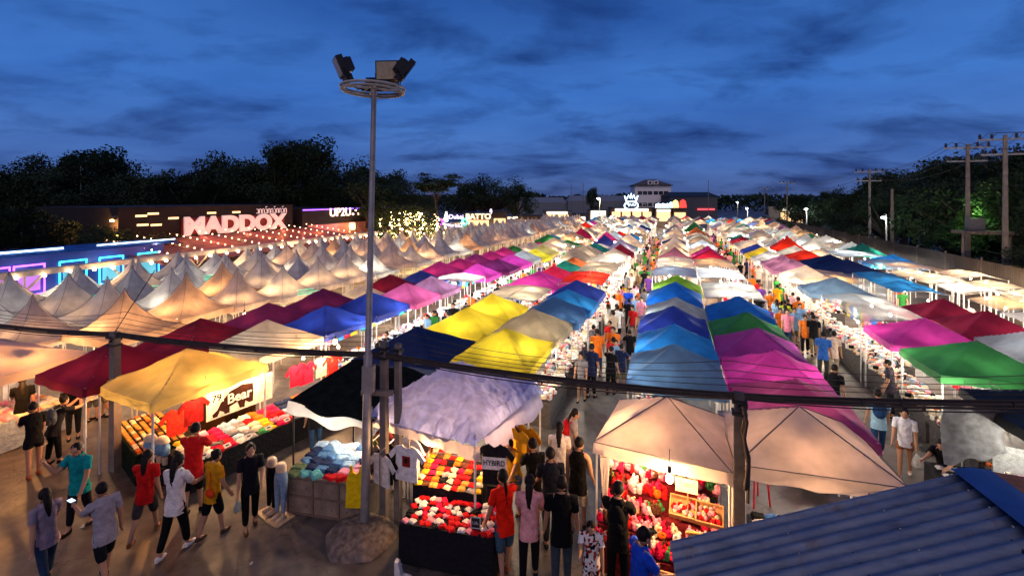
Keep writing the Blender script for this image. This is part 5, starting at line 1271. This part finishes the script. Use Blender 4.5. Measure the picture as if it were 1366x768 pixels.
# red lit terrace roofs with string lights between the signs and the pagodas
trm = mat('terrace_roof', (.30, .10, .085), rough=.5, var=.3, scale=1.2, trans=.25)
ter = empty('terrace_shelter', RC(30, -31.8), rot_row(), label='long low terrace roof strung with rows of warm lights', cat='terrace')
def tf(a, b): return Vector(((a - .5) * 7.4, (b - .5) * 20, 2.45 + .95 * (1 - a) + .03 * math.sin(b * 160)))
MB().grid(tf, 8, 160).build('sheeting', trm, ter)
tl = MB()
for k in range(7):
    for s in (-1, 1): tl.tube([(s * 3.5, -9.6 + k * 3.2, 0), (s * 3.5, -9.6 + k * 3.2, 2.9 - s * .45)], .05, 6)
tl.build('support', white_post, ter)
sl = MB().ball((0, 0, 0), .045, 6, 4).mesh('string_bulb', glow('string_bulb', (1, .55, .28), 14))
for r_ in range(9):
    s0 = empty('string_light', RC(20.8 + r_ * 2.3, -31.8, 3.25), rot_row(), label=f'string of warm bulbs across the terrace roof, {ordn(r_ + 1)} from the left', cat='string lights', group='string lights over the terrace')
    MB().tube([(-3.5, 0, .62), (0, .3, -.02), (3.5, .6, -.48)], .008, 4).build('wire', cab, s0)
    for j in range(12): place(sl, 'bulb', s0, (-3.4 + j * .61, j * .05, .52 - .088 * j))
    for j in range(2):
        lo = bpy.data.objects.new('lamp_glow', lamp_data(['orange', 'red', 'orange', 'red'][(r_ + j) % 4], 45)); COL.objects.link(lo); lo.parent = s0; lo.location = (-2 + j * 3.6, .2, .75 - j * .5)
for i in range(5):
    l = bulb(RC(22 + i * 5.2, -32.6, 2.5), 'red' if False else 'orange', 90, f'lamp under the terrace roof, {ordn(i + 1)} from the left', 'lamps under the terrace', sock=False)
for i in range(3):
    lo = bpy.data.objects.new('sign_glow', lamp_data('red', 36)); COL.objects.link(lo); lo.location = RC(28 + i * 4, -35.0, 3.6); lo['kind'] = 'helper'
    lo.parent = mb_; lo.matrix_parent_inverse = Matrix.LocRotScale(mb_.location, mb_.rotation_euler, None).inverted()
# long beam with bulbs along the pagodas
bw = -27.6
beam = empty('light_beam', RC(48, bw), rot_row(), label='long pale canopy beam hung with bright bulbs behind the pagoda tents', cat='canopy beam')
bmw = mat('beam_paint', (.62, .50, .40), rough=.6)
MB().box((0, 0, 3.1), (.5, 100, .1)).box((.26, 0, 3.02), (.04, 100, .26)).build('beam', bmw, beam)
YB = MB()
YB.tube([(0, 0, 0), (0, 0, 2.3)], .06, 8); YB.tube([(0, 0, 2.2), (0, .8, 3.0)], .05, 6); YB.tube([(0, 0, 2.2), (0, -.8, 3.0)], .05, 6); YB.tube([(0, 0, 2.4), (0, 0, 3.0)], .04, 6)
ym = YB.mesh('support', bmw)
for k in range(24): place(ym, 'support', beam, (.1, -47 + k * 4.1, 0))
bbm = MB().ball((0, 0, 0), .075, 8, 5).mesh('bulb', glow('beam_bulb', (1, .74, .42), 30))
for k in range(99): place(bbm, 'bulb', beam, (.38, -46 + k * .92 + jit(.15), 2.86 + jit(.05)))
for k in range(14):
    lo = bpy.data.objects.new('lamp_glow', lamp_data('warm', 80)); COL.objects.link(lo); lo.parent = beam; lo.location = (.75, -44 + k * 6.2, 2.6)
# UP2U
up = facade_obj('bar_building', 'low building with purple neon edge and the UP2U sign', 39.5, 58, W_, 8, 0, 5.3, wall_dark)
uc2 = (39.5 + 58) / 2
MB().box((0, 0, 0), (.12, 18.4, .12)).build('neon_edge', glow('purple_neon', (.28, .10, 1), 3.2), up, (4.06, 0, 5.15))
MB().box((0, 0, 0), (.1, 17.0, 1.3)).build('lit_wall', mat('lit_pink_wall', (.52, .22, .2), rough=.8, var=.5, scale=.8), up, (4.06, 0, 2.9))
t = text('UP2U', 'sign_letters', up, (4.2, 45.2 - uc2, 4.75), sigr, 1.3, glow('up_sign', (1, .72, .55), 2.6), .05, bold=.0); xs = [v.co.x for v in t.data.vertices]; t.scale.x = 3.5 / (max(xs) - min(xs))
for k in range(3): MB().ball((0, 0, 0), .14, 8, 5).build('star_lamp', glow('up_sign', (1, .72, .55), 4), up, (4.2, 47.4 + k * .5 - uc2, 4.5 + .4 * (k % 2)))
for i, (u_, kk, pw) in enumerate(((42, 'pink', 60), (46, 'orange', 110), (50, 'orange', 120), (54.5, 'pink', 80), (44.2, 'cool', 40))):
    lo = bpy.data.objects.new('lamp_glow', lamp_data(kk, pw)); COL.objects.link(lo); lo.parent = up; lo.location = (5.3, u_ - uc2, 3.2)
MB().lathe([(.3, 0), (.34, .4), (.3, .8)], n=12).build('lantern', glow('lantern', (1, .6, .2), 5), up, (4.4, 47.0 - uc2, 2.7))
# blue LED game stalls at the far left
bo = empty('game_booth', RC(17.0, -33.0), rot_row(), label='game booths glowing blue, cyan and violet at the far left', cat='game booth')
MB().box((0, -1.2, 1.4), (3.0, 13, 2.8)).build('wall', mat('booth_blue', (.04, .07, .25), rough=.5, var=.6, scale=.6, emis=.10, ecol=(.02, .12, 1)), bo)
MB().box((1.75, -3.5, 2.98), (.05, 6.5, .07)).box((1.75, 3.6, 2.98), (.05, 4.5, .05)).build('light_tube', glow('blue_white_tube', (.55, .8, 1), 5), bo)
MB().box((1.0, -1.2, 2.88), (3.4, 13.1, .08)).build('awning', can('blue'), bo)
for k, (y, c) in enumerate(((-6.2, 'cyan'), (-4.6, 'green'), (-3.0, 'violet'), (-1.6, 'violet'), (.3, 'cyan'), (2.2, 'cyan'), (4.3, 'cyan'))):
    cc = dict(cyan=(.05, .75, 1), green=(.05, 1, .6), violet=(.65, .12, 1))[c]
    f = MB(); s = .62
    f.tube([(0, -s, -s), (0, s, -s), (0, s, s), (0, -s, s), (0, -s, -s)], .05, 5); f.build('neon_frame', glow('neon_' + c, cc, 3.5), bo, (1.58, y, 1.75))
    MB().box((0, 0, 0), (.04, .9, .9)).build('screen', glow('screen_' + c, tuple(x * .5 + .1 for x in cc), .9), bo, (1.55, y, 1.75))
bo.scale.z = 1.24
for k in range(4):
    lo = bpy.data.objects.new('lamp_glow', lamp_data('cool', 22)); COL.objects.link(lo); lo.parent = bo; lo.location = (2.3, -5 + 3.3 * k, 2.2)
for k in range(9):
    bulb(RC(25 + k * .62, -33.6, 3.0), 'warm', 0, f'bulb on the dark canopy right of the blue booths, {ordn(k + 1)}', 'bulbs right of the blue booths', sock=False)
# green neon bars between pagodas
gn = glow('green_neon', (.03, 1, .5), 1.6)
for i, (px, py) in enumerate(((143, 398), (160, 391), (218, 386), (285, 372), (410, 392), (120, 402))):
    q = PX(px, py, 2.35); f = MB().tube([(-.4, 0, 0), (.4, 0, 0)], .012, 6).tube([(-.4, 0, .09), (.4, 0, .09)], .010, 6).tube([(-.4, .1, .18), (.3, .1, .18)], .010, 6).build('neon_bar', gn, None, q, rot_row(60), label=f'green neon bar glimpsed between the pagoda tents, {ordn(i + 1)}', cat='neon light', group='green neon bars between the pagodas')
# amber floodlight and dark poles on the left
def street_lamp(px, py_lamp, d, label, kind='white', arm=1.0, power=500, big=3.0):
    big *= .62
    p = PD(px, py_lamp, d); o = empty('street_lamp', (p.x, d, 0), 0, label=label, cat='street lamp')
    MB().tube([(0, 0, 0), (0, 0, p.z + .25), (-arm * .3, -.1, p.z + .35), (-arm, -.3, p.z + .2)], [.1, .07, .05, .04], 8).build('pole', pc, o)
    MB().box((-arm, -.35, p.z + .12), (.4, .26, .08)).build('lamp_head', dark_m, o)
    MB().ball((-arm, -.35, p.z), .075 * big, 10, 6, sc=(1.2, 1, .7)).build('lens', GLB[kind], o)
    lo = bpy.data.objects.new('lamp_glow', lamp_data(kind, power)); COL.objects.link(lo); lo.parent = o; lo.location = (-arm, -.6, p.z - .35)
    return o
street_lamp(159, 294, 33, 'amber street lamp glowing in front of the dark trees', 'orange', .2, 260, 2.4)
street_lamp(800, 265, 88, 'white street lamp above the middle of the far market', 'white', .3, 700, 5)
street_lamp(997, 278, 92, 'white street lamp right of the far roofs', 'cool', .3, 600, 4)
street_lamp(1076, 279, 70, 'white street lamp on the pole by the right fence', 'cool', .3, 500, 4)
street_lamp(1182, 290, 44, 'pair of cold white floodlights on the pole by the fence', 'cool', .5, 350, 4)
street_lamp(984, 270, 130, 'tiny far street lamp on the horizon', 'cool', .3, 300, 4)
for i, (px, top, d) in enumerate(((108, 222, 60), (523, 250, 62), (945, 240, 120), (762, 246, 150), (778, 244, 150))):
    p = PD(px, top, d); MB().tube([(0, 0, 0), (0, 0, p.z)], [.12, .07], 8).build('lamp_post', pc, None, (p.x, d, 0), label=['bare pole before the dark trees at left', 'thin lamp pole beside the fairy light tree', 'tall mast on the horizon right of the hotel', 'left of two thin masts on the far horizon', 'right of two thin masts on the far horizon'][i], cat='pole')

# ------------------------------------------------------------------ far end: shops, hotel, neon
shop_m = mat('shop_wall', (.25, .18, .13), rough=.8)
def shop(px0, px1, py0, py1, d, label, face, sign=None, name='shop'):
    a, b = PD(px0, py0, d), PD(px1, py1, d); w = b.x - a.x; z1 = a.z; z0 = 0
    o = empty(name, ((a.x + b.x) / 2, d, 0), 0, label=label, cat='shop')
    MB().box((0, 2, z1 / 2), (w, 4, z1)).build('wall', shop_m, o)
    MB().box((0, -.5, z1 + .05), (w * 1.05, 5.2, .12)).build('roof', dark_m, o)
    k = max(1, int(w / 2.2))
    for i in range(k):
        MB().box((-w / 2 + (i + .5) * w / k, -.04, z1 * .52), (w / k * .82, .06, z1 * .5)).build('lit_front', face, o)
    if sign: MB().box((0, -.1, z1 * .87), (w * .8, .1, z1 * .14)).build('sign_board', sign, o)
    return o
wf = glow('shopfront_warm', (1, .62, .28), 1.6); wf2 = glow('shopfront_white', (1, .86, .66), 2.4); sf = glow('shop_sign', (1, .9, .7), 3.2)
shops = [(622, 655, 284, 302, 66, 'shop front with glowing cream lettering left of the rest', wf, None), (657, 676, 282, 302, 70, 'brown lit shop right of the cream lettering', wf, None), (690, 722, 287, 300, 80, 'low shop with small red lamps', wf, None), (726, 760, 281, 298, 100, 'shop with a bright yellow sign board', wf, sf),
         (766, 782, 285, 300, 106, 'small white lit shop left of the crown sign', wf2, None), (786, 810, 280, 297, 108, 'white fronted shop below the street lamp', wf2, sf), (815, 870, 277, 296, 109, 'wide orange lit shop below the crown sign', wf, sf), (874, 896, 278, 296, 109, 'shop below the blue white letters', wf, sf),
         (898, 916, 278, 296, 109, 'shop with the yellow and red lit roof', wf, None), (1040, 1072, 276, 292, 92, 'dark shop edged with pale light tubes at right', wf, sf)]
for a in shops: shop(*a[:5], a[5], a[6], a[7])
# neon 'Dubai' style sign blur kept as short glowing strokes, cream letters BATTO
cs = empty('sign_letters', PD(638, 289, 64.5), R(4), label='glowing cream BATTO lettering over the left shop', cat='sign')
text('BATTO', 'letters', cs, (0, 0, 0), (R(90), 0, 0), 1.05, glow('cream_letters', (1, .74, .4), 3.5), .05, bold=.02)
MB().ball((1.7, .05, .7), .22, 10, 6, sc=(.8, .3, 1.6)).build('cut_out_figure', glow('pale_figure', (.9, .75, 1), 2), cs)
ds = empty('sign_letters', PD(603, 290, 58), R(4), label='white neon bottle and script sign left of the cream letters', cat='sign')
MB().lathe([(.001, -.5), (.22, -.5), (.22, .2), (.1, .45), (.1, .7), (.001, .7)], n=10).build('bottle', glow('white_neon', (.9, .95, 1), 5), ds, (-.7, 0, 0))
text('Dubai', 'letters', ds, (.5, 0, .05), (R(90), 0, 0), .75, glow('violet_letters', (.85, .6, 1), 4), .03)
MB().tube([(-.9, 0, -.8), (0, 0, -1.0), (1.2, 0, -1.1)], .1, 6).build('neon_swoosh', glow('violet_letters', (.85, .6, 1), 4), ds)
for i, (px, py, c) in enumerate(((587, 296, (1, .1, .9)), (620, 296, (.1, 1, .5)))):
    MB().tube([(.32 * math.cos(t / 10 * 6.283), 0, .32 * math.sin(t / 10 * 6.283)) for t in range(11)], .12, 6).build('neon_ring', glow('neon_ring_' + str(i), c, 4), None, PD(px, py, 57), label=['magenta neon ring left of the bottle sign', 'green neon arch right of the bottle sign'][i], cat='neon light')
# hotel
hd = 150
hw = mat('hotel_wall', (.78, .74, .70), rough=.8, var=.12)
ho = empty('hotel_building', (PD(871, 260, hd).x, hd, 0), R(-6), label='grey four storey building with a dormered hip roof on the horizon', cat='building')
zt = PD(870, 248, hd).z; wd = 47 / F * hd
MB().box((0, 5, zt / 2), (wd, 10, zt)).build('wall', hw, ho)
MB().box((0, 4.8, zt + .2), (wd * 1.08, 11, .3)).build('eaves', mat('roof_grey', (.10, .09, .09), rough=.8), ho)
rfm = MB(); z2 = PD(870, 239, hd).z; a_, b_ = wd * .5, 5.4
rfm.add([(-a_, -.6, zt + .4), (a_, -.6, zt + .4), (a_, 10.2, zt + .4), (-a_, 10.2, zt + .4), (-a_ * .3, 4.8, z2), (a_ * .3, 4.8, z2)], [(0, 1, 5, 4), (1, 2, 5), (2, 3, 4, 5), (3, 0, 4)])
rfm.build('roof', mat('roof_grey', (.10, .09, .09)), ho)
for x in (-.9, .9): MB().box((x, .4, zt + 1.0), (1.4, 1.6, 1.2)).build('dormer', hw, ho); MB().box((x, -.42, zt + 1.0), (.8, .06, .7)).build('window', dark_m, ho)
for zz in (zt - 2.2, zt - 5.8):
    for x in (-.36, -.22, -.08, .08, .22, .36): MB().box((x * wd, -.03, zz), (wd * .12, .08, 1.1)).build('window', mat('window_dark', (.03, .035, .05), rough=.15), ho)
lw2 = empty('hall_building', (PD(925, 268, 140).x, 140, 0), 0, label='long low dark hall right of the hotel', cat='building')
z3 = PD(925, 262, 140).z; MB().box((0, 4, z3 / 2), (14, 8, z3)).build('wall', mat('hall_wall', (.07, .07, .085)), lw2)
rr = MB(); rr.add([(-7.5, -.4, z3), (7.5, -.4, z3), (7.5, 8.4, z3), (-7.5, 8.4, z3), (-6, 4, z3 + 1.3), (6, 4, z3 + 1.3)], [(0, 1, 5, 4), (1, 2, 5), (2, 3, 4, 5), (3, 0, 4)]); rr.build('roof', dark_m, lw2)
MB().box((3.5, -.5, z3 * .45), (5, .1, .5)).build('sign_board', glow('red_strip', (1, .08, .1), 1.6), lw2)
for i, (px0, px1, pt, d) in enumerate(((758, 842, 268, 165), (690, 756, 270, 170))):
    a = PD(px0, pt, d); b = PD(px1, pt, d); o = empty('warehouse', ((a.x + b.x) / 2, d, 0), 0, label=['pale low warehouse roof left of the crown sign', 'darker warehouse further left on the horizon'][i], cat='building')
    MB().box((0, 5, a.z / 2), (b.x - a.x, 10, a.z)).build('wall', mat('warehouse_wall', (.16, .18, .2)), o)
    q = MB(); w = b.x - a.x; q.add([(-w / 2, 0, a.z), (w / 2, 0, a.z), (w / 2, 10, a.z), (-w / 2, 10, a.z), (-w / 2 * .9, 5, a.z + 1.8), (w / 2 * .9, 5, a.z + 1.8)], [(0, 1, 5, 4), (1, 2, 5), (2, 3, 4, 5), (3, 0, 4)]); q.build('roof', mat('warehouse_roof', (.2, .22, .25)), o)
# crown neon
cb = glow('crown_neon', (.55, .78, 1), 5)
cr = empty('crown_sign', PD(842, 272, 101), 0, label='blue white neon crown sign above the far shops', cat='neon sign')
m = MB()
m.tube([(-1.0, 0, .5), (-1.4, 0, 1.7), (-.8, 0, 1.1), (-.55, 0, 1.9), (-.25, 0, 1.15), (0, 0, 2.2), (.25, 0, 1.15), (.55, 0, 1.9), (.8, 0, 1.1), (1.4, 0, 1.7), (1.0, 0, .5)], .13, 5)
m.tube([(1.45 * math.cos(t / 16 * 6.283), 0, -.35 + .85 * math.sin(t / 16 * 6.283)) for t in range(17)], .12, 5); m.tube([(-1.0, 0, .5), (1.0, 0, .5)], .1, 5)
m.build('outline', cb, cr)
text('Crown', 'letters', cr, (0, -.05, -.3), (R(90), 0, 0), .85, cb, .05) if False else MB().tube([(-.9, 0, -.1), (-.6, 0, .1), (-.5, 0, -.5), (-.2, 0, .0), (.1, 0, -.4), (.4, 0, .0), (.7, 0, -.4), (.95, 0, -.1)], .1, 5).build('script', cb, cr)
MB().tube([(0, .2, -8), (0, .2, -1.2)], .1, 6).build('support', dark_m, cr)
th = empty('sign_letters', PD(883, 274, 103), 0, label='small blue white letters right of the crown', cat='neon sign'); q = MB()
for k in range(6): q.tube([(-1.3 + k * .5, 0, -.5), (-1.3 + k * .5, 0, .2 + .25 * (k % 2)), (-1.0 + k * .5, 0, .3), (-1.0 + k * .5, 0, -.45)], .11, 5)
q.build('letters', cb, th)
rb = empty('lit_sign', PD(905, 272, 103.5), 0, label='yellow and red lit sign on the far shop roof', cat='sign')
for i, (x, c, s) in enumerate(((-1.6, (.5, .9, 1), .5), (-.6, (1, .75, .2), 1.0), (1.0, (1, .04, .03), 1.1))):
    MB().slab([(-.7 * s, -.8), (.7 * s, -.8), (.5 * s, .5 * s), (0, .9 * s), (-.6 * s, .5 * s)], .1).build('panel', glow('sign_part_' + str(i), c, 2.5), rb, (x, 0, 0))
# distant tree line
hz = MB(); rnd = random.Random(3); vs = []; fs = []
for i in range(9000):
    x = rnd.uniform(-190, 330); h_ = 6.0 + 3.2 * (.5 + .5 * noise.noise(Vector((x * .06, 0, 0)))) + 1.2 * noise.noise(Vector((x * .3, 3, 0)))
    p = Vector((x, 240 + rnd.uniform(-6, 6), rnd.random() ** .6 * h_)); a = Vector((rnd.gauss(0, 1), rnd.gauss(0, .5), rnd.gauss(0, 1))).normalized() * rnd.uniform(.5, 1.1); b = a.orthogonal().normalized() * .6
    k = len(vs); vs += [p - a - b, p + a - b, p + a + b, p - a + b]; fs.append((k, k + 1, k + 2, k + 3))
hz.add(vs, fs).build('distant_woodland', leaf_m, label='dark line of far off woodland along the horizon', kind='stuff')
tree(PD(790, 260, 120).x, 120, H + 13 / F * 120, 4.5, 'single rounded tree left of the far street lamp', 0)

# ------------------------------------------------------------------ right: fence and power poles
fm_ = mat('fence_sheet', (.055, .045, .040), rough=.6, var=.45, scale=.8, metal=.2)
fpm = None
for s_ in range(22):
    u0 = 24 + s_ * 4.0; o = empty('fence_panel', RC(u0 + 2, 17.3), rot_row(), label=f'dull corrugated fence bay, {ordn(s_ + 1)} from the camera along the right edge', cat='fence', group='corrugated fence bays on the right')
    if fpm is None:
        fpm = MB().grid(lambda a, b: Vector((.04 * math.sin(a * 3.9 / .18 * 6.283 / 1.0), (a - .5) * 3.9, b * 2.7)), 130, 1).mesh('sheet', fm_)
        fpo = MB().tube([(0, -2.0, 0), (0, -2.0, 2.85)], .06, 6).mesh('post', conc); fra = MB().box((.06, 0, 2.5), (.05, 4.0, .06)).box((.06, 0, .5), (.05, 4.0, .06)).mesh('rail', conc)
    place(fpm, 'sheet', o); place(fpo, 'post', o); place(fra, 'rail', o)
insm = mat('insulator', (.03, .025, .025), rough=.3)
def power_pole(px, top, w_row, label, arms=2, lamp=False, ht=None):
    a = (px - CX) / F; dY = w_row / (a * CA - SA); X = a * dY; zt = H - (top - HY) / F * dY
    o = empty('power_pole', (X, dY, 0), R(-25), label=label, cat='power pole', group='power poles along the right fence')
    MB().box((0, 0, zt / 2), (.26, .24, zt), taper=.6).build('shaft', pc, o)
    if arms:
        for k in range(arms):
            z = zt - .25 - k * .9; MB().box((0, .14, z), (2.4 - .3 * k, .1, .1)).build('cross_arm', metal, o)
            for x in (-1.1, -.55, .55, 1.1): MB().lathe([(.03, 0), (.09, .05), (.05, .1), (.1, .15), (.05, .2), (.09, .25), (.03, .3)], (x * (1 - .12 * k), .14, z + .05), 8).build('insulator', insm, o)
    return o, X, dY, zt
pp = [power_pole(1341, 180, 18.6, 'nearest tall power pole with double crossarms'), power_pole(1291, 192, 18.6, 'second tall power pole with double crossarms'), power_pole(1160, 226, 18.6, 'power pole in front of the right trees'),
      power_pole(1050, 242, 18.6, 'distant power pole near the street lamp', 1), power_pole(1020, 250, 18.6, 'farthest power pole on the right', 1)]
power_pole(1190, 252, 17.9, 'bare concrete post carrying the cold floodlights', 0)
for i in range(4):
    for j, (dx, dz) in enumerate(((-1.05, .35), (-.5, .35), (.55, .35), (1.05, .35), (-.8, -.6), (.8, -.6))):
        a, b = pp[i], pp[i + 1]; A_ = Vector((a[1] + dx, a[2], a[3] + dz - .25)); B_ = Vector((b[1] + dx, b[2], b[3] + dz - .25))
        MB().tube(span(A_, B_, .5 + .3 * i, (0, 0, 0), 0, 10), .014, 4).build('power_line', cab, label=f'{ordn(j + 1)} power line of the {ordn(i + 1)} span between the right poles', cat='wire', group='power lines between the right poles')
a = pp[0]
for j, (dx, dz) in enumerate(((-1.05, .35), (-.5, .35), (.55, .35), (1.05, .35), (-.8, -.6))):
    MB().tube(span(Vector((a[1] + dx, a[2], a[3] + dz - .25)), Vector((a[1] + dx + 1.0, -6, a[3] + dz)), 1.0, (0, 0, 0), 0, 10), .014, 4).build('power_line', cab, label=f'{ordn(j + 1)} power line running from the nearest pole past the camera', cat='wire', group='power lines past the camera')
# platform between the poles with the lamp-lit hut
hu = empty('platform', (PD(1316, 310, 31).x, 31, 0), R(-20), label='small raised platform and white hut between the tall poles', cat='platform')
zp = PD(1316, 310, 31).z
MB().box((0, 0, zp), (3.0, 1.6, .18)).build('deck', conc, hu); MB().box((-.5, .2, zp + .5), (.8, .6, .8)).build('hut', mat('hut_wall', (.12, .12, .12)), hu)
for x in (-1.2, 1.2): MB().tube([(x, 0, 0), (x, 0, zp)], .08, 6).build('leg', pc, hu)
q = PD(1296, 300, 33.5); bulb(q, 'cool', 0, 'lamp behind the white hut lighting the bush', big=1.2, sock=False)
for q_, pw_ in ((PD(1292, 282, 34.2), 150), (PD(1302, 286, 34.4), 120), (PD(1108, 286, 81), 350)):
    lo = bpy.data.objects.new('lamp_glow', lamp_data('green', pw_)); COL.objects.link(lo); lo.location = q_
for kd in ('warm', 'white', 'cool', 'orange'):
    q = MB()
    for p, k_, pw in FARB:
        if k_ == kd: q.ball(p, .075, 6, 4)
    if not q.v: continue
    o = q.build('distant_bulbs', GLB[kd], label=f'many small {kd} toned bulbs under the far tents, too many to count', kind='stuff')
    for p, k_, pw in FARB:
        if k_ == kd:
            l = bpy.data.objects.new('lamp_glow', lamp_data(kd, pw * LAMPX * 1.25)); COL.objects.link(l); l.parent = o; l.location = p + Vector((0, 0, -.14))
# ------------------------------------------------------------------ camera, sun, sky
cam = bpy.data.cameras.new('camera'); co = bpy.data.objects.new('camera', cam); COL.objects.link(co); SC.camera = co
co.location = (0, 0, H); co.rotation_euler = (R(90), 0, 0); cam.sensor_width = 36; cam.lens = F / 1366 * 36; cam.shift_y = -(384 - HY) / 1366; cam.clip_end = 3000; cam.clip_start = .1
dusk_fill = bpy.data.lights.new('dusk_fill', 'SUN'); so = bpy.data.objects.new('dusk_fill', dusk_fill); COL.objects.link(so)
dusk_fill.energy = FILL_E; dusk_fill.angle = R(60); dusk_fill.color = (1, .72, .58); so.rotation_euler = (R(52), 0, R(-12))  # soft warm fill added to stand for dusk glow and city light
w = bpy.data.worlds.new('World'); SC.world = w; w.use_nodes = True; nt = w.node_tree; N = nt.nodes; L = nt.links; bg = N['Background']
sky = N.new('ShaderNodeTexSky'); sky.sky_type = 'NISHITA'; sky.sun_disc = False; sky.sun_elevation = R(2.0); sky.sun_rotation = R(180); sky.altitude = 0; sky.air_density = 1.2; sky.dust_density = .4; sky.ozone_density = 6
tc = N.new('ShaderNodeTexCoord'); sp = N.new('ShaderNodeSeparateXYZ'); L.new(tc.outputs['Generated'], sp.inputs[0])
ad = N.new('ShaderNodeMath'); ad.operation = 'ADD'; ad.inputs[1].default_value = .22; L.new(sp.outputs['Z'], ad.inputs[0])
dx = N.new('ShaderNodeMath'); dx.operation = 'DIVIDE'; L.new(sp.outputs['X'], dx.inputs[0]); L.new(ad.outputs[0], dx.inputs[1])
dy = N.new('ShaderNodeMath'); dy.operation = 'DIVIDE'; L.new(sp.outputs['Y'], dy.inputs[0]); L.new(ad.outputs[0], dy.inputs[1])
cx = N.new('ShaderNodeCombineXYZ'); L.new(dx.outputs[0], cx.inputs['X']); L.new(dy.outputs[0], cx.inputs['Y'])
def wn(s, d, lo, hi, c0, c1, off=0):
    n = N.new('ShaderNodeTexNoise'); n.inputs['Scale'].default_value = s; n.inputs['Detail'].default_value = d; n.inputs['Roughness'].default_value = .55; n.inputs['Distortion'].default_value = .3
    mp = N.new('ShaderNodeMapping'); mp.inputs['Location'].default_value = (off, off * 1.7, off); mp.inputs['Scale'].default_value = (1, 1.3, 1); L.new(cx.outputs[0], mp.inputs['Vector']); L.new(mp.outputs[0], n.inputs['Vector'])
    r = N.new('ShaderNodeValToRGB'); r.color_ramp.elements[0].position = lo; r.color_ramp.elements[1].position = hi; r.color_ramp.elements[0].color = (*c0, 1); r.color_ramp.elements[1].color = (*c1, 1)
    L.new(n.outputs['Fac'], r.inputs['Fac']); return r
c1 = wn(1.7, 6, .48, .70, (1.12, 1.10, 1.06), (.36, .37, .46), 5.3); c2 = wn(.9, 6, .30, .68, (1.25, 1.16, 1.08), (.70, .70, .78), 9.3)
rp_ = N.new('ShaderNodeValToRGB'); el = rp_.color_ramp.elements
stops = [(0, (.062, .110, .29)), (.06, (.052, .130, .41)), (.2, (.044, .165, .55)), (.42, (.022, .095, .37)), (1, (.014, .055, .21))]
el[0].position = 0; el[0].color = (*stops[0][1], 1); el[1].position = 1; el[1].color = (*stops[-1][1], 1)
for p_, c_ in stops[1:-1]: e = el.new(p_); e.color = (*c_, 1)
L.new(sp.outputs['Z'], rp_.inputs['Fac'])
mu = N.new('ShaderNodeMix'); mu.data_type = 'RGBA'; mu.blend_type = 'MULTIPLY'; mu.inputs['Factor'].default_value = 1; L.new(c1.outputs['Color'], mu.inputs['A']); L.new(c2.outputs['Color'], mu.inputs['B'])
m2 = N.new('ShaderNodeMix'); m2.data_type = 'RGBA'; m2.blend_type = 'MULTIPLY'; m2.inputs['Factor'].default_value = 1; L.new(rp_.outputs['Color'], m2.inputs['A']); L.new(mu.outputs['Result'], m2.inputs['B'])
# a trace of the physical dusk sky is added to the graded dusk colours
m3 = N.new('ShaderNodeMix'); m3.data_type = 'RGBA'; m3.blend_type = 'ADD'; m3.inputs['Factor'].default_value = .006; L.new(m2.outputs['Result'], m3.inputs['A']); L.new(sky.outputs[0], m3.inputs['B'])
L.new(m3.outputs['Result'], bg.inputs['Color']); bg.inputs['Strength'].default_value = 1.0
SC.view_settings.view_transform = 'Standard'; SC.view_settings.look = 'None'; SC.view_settings.gamma = 1; SC.view_settings.exposure = EXPO
cy = SC.cycles; cy.use_denoising = True; cy.max_bounces = 5; cy.diffuse_bounces = 3; cy.glossy_bounces = 2; cy.transmission_bounces = 4; cy.transparent_max_bounces = 4; cy.sample_clamp_indirect = 4; cy.sample_clamp_direct = 0; cy.caustics_reflective = False; cy.caustics_refractive = False
try: cy.use_light_tree = True
except Exception: pass
print('objects', len(bpy.data.objects), 'bulbs', NB[0], 'tents', cnt)
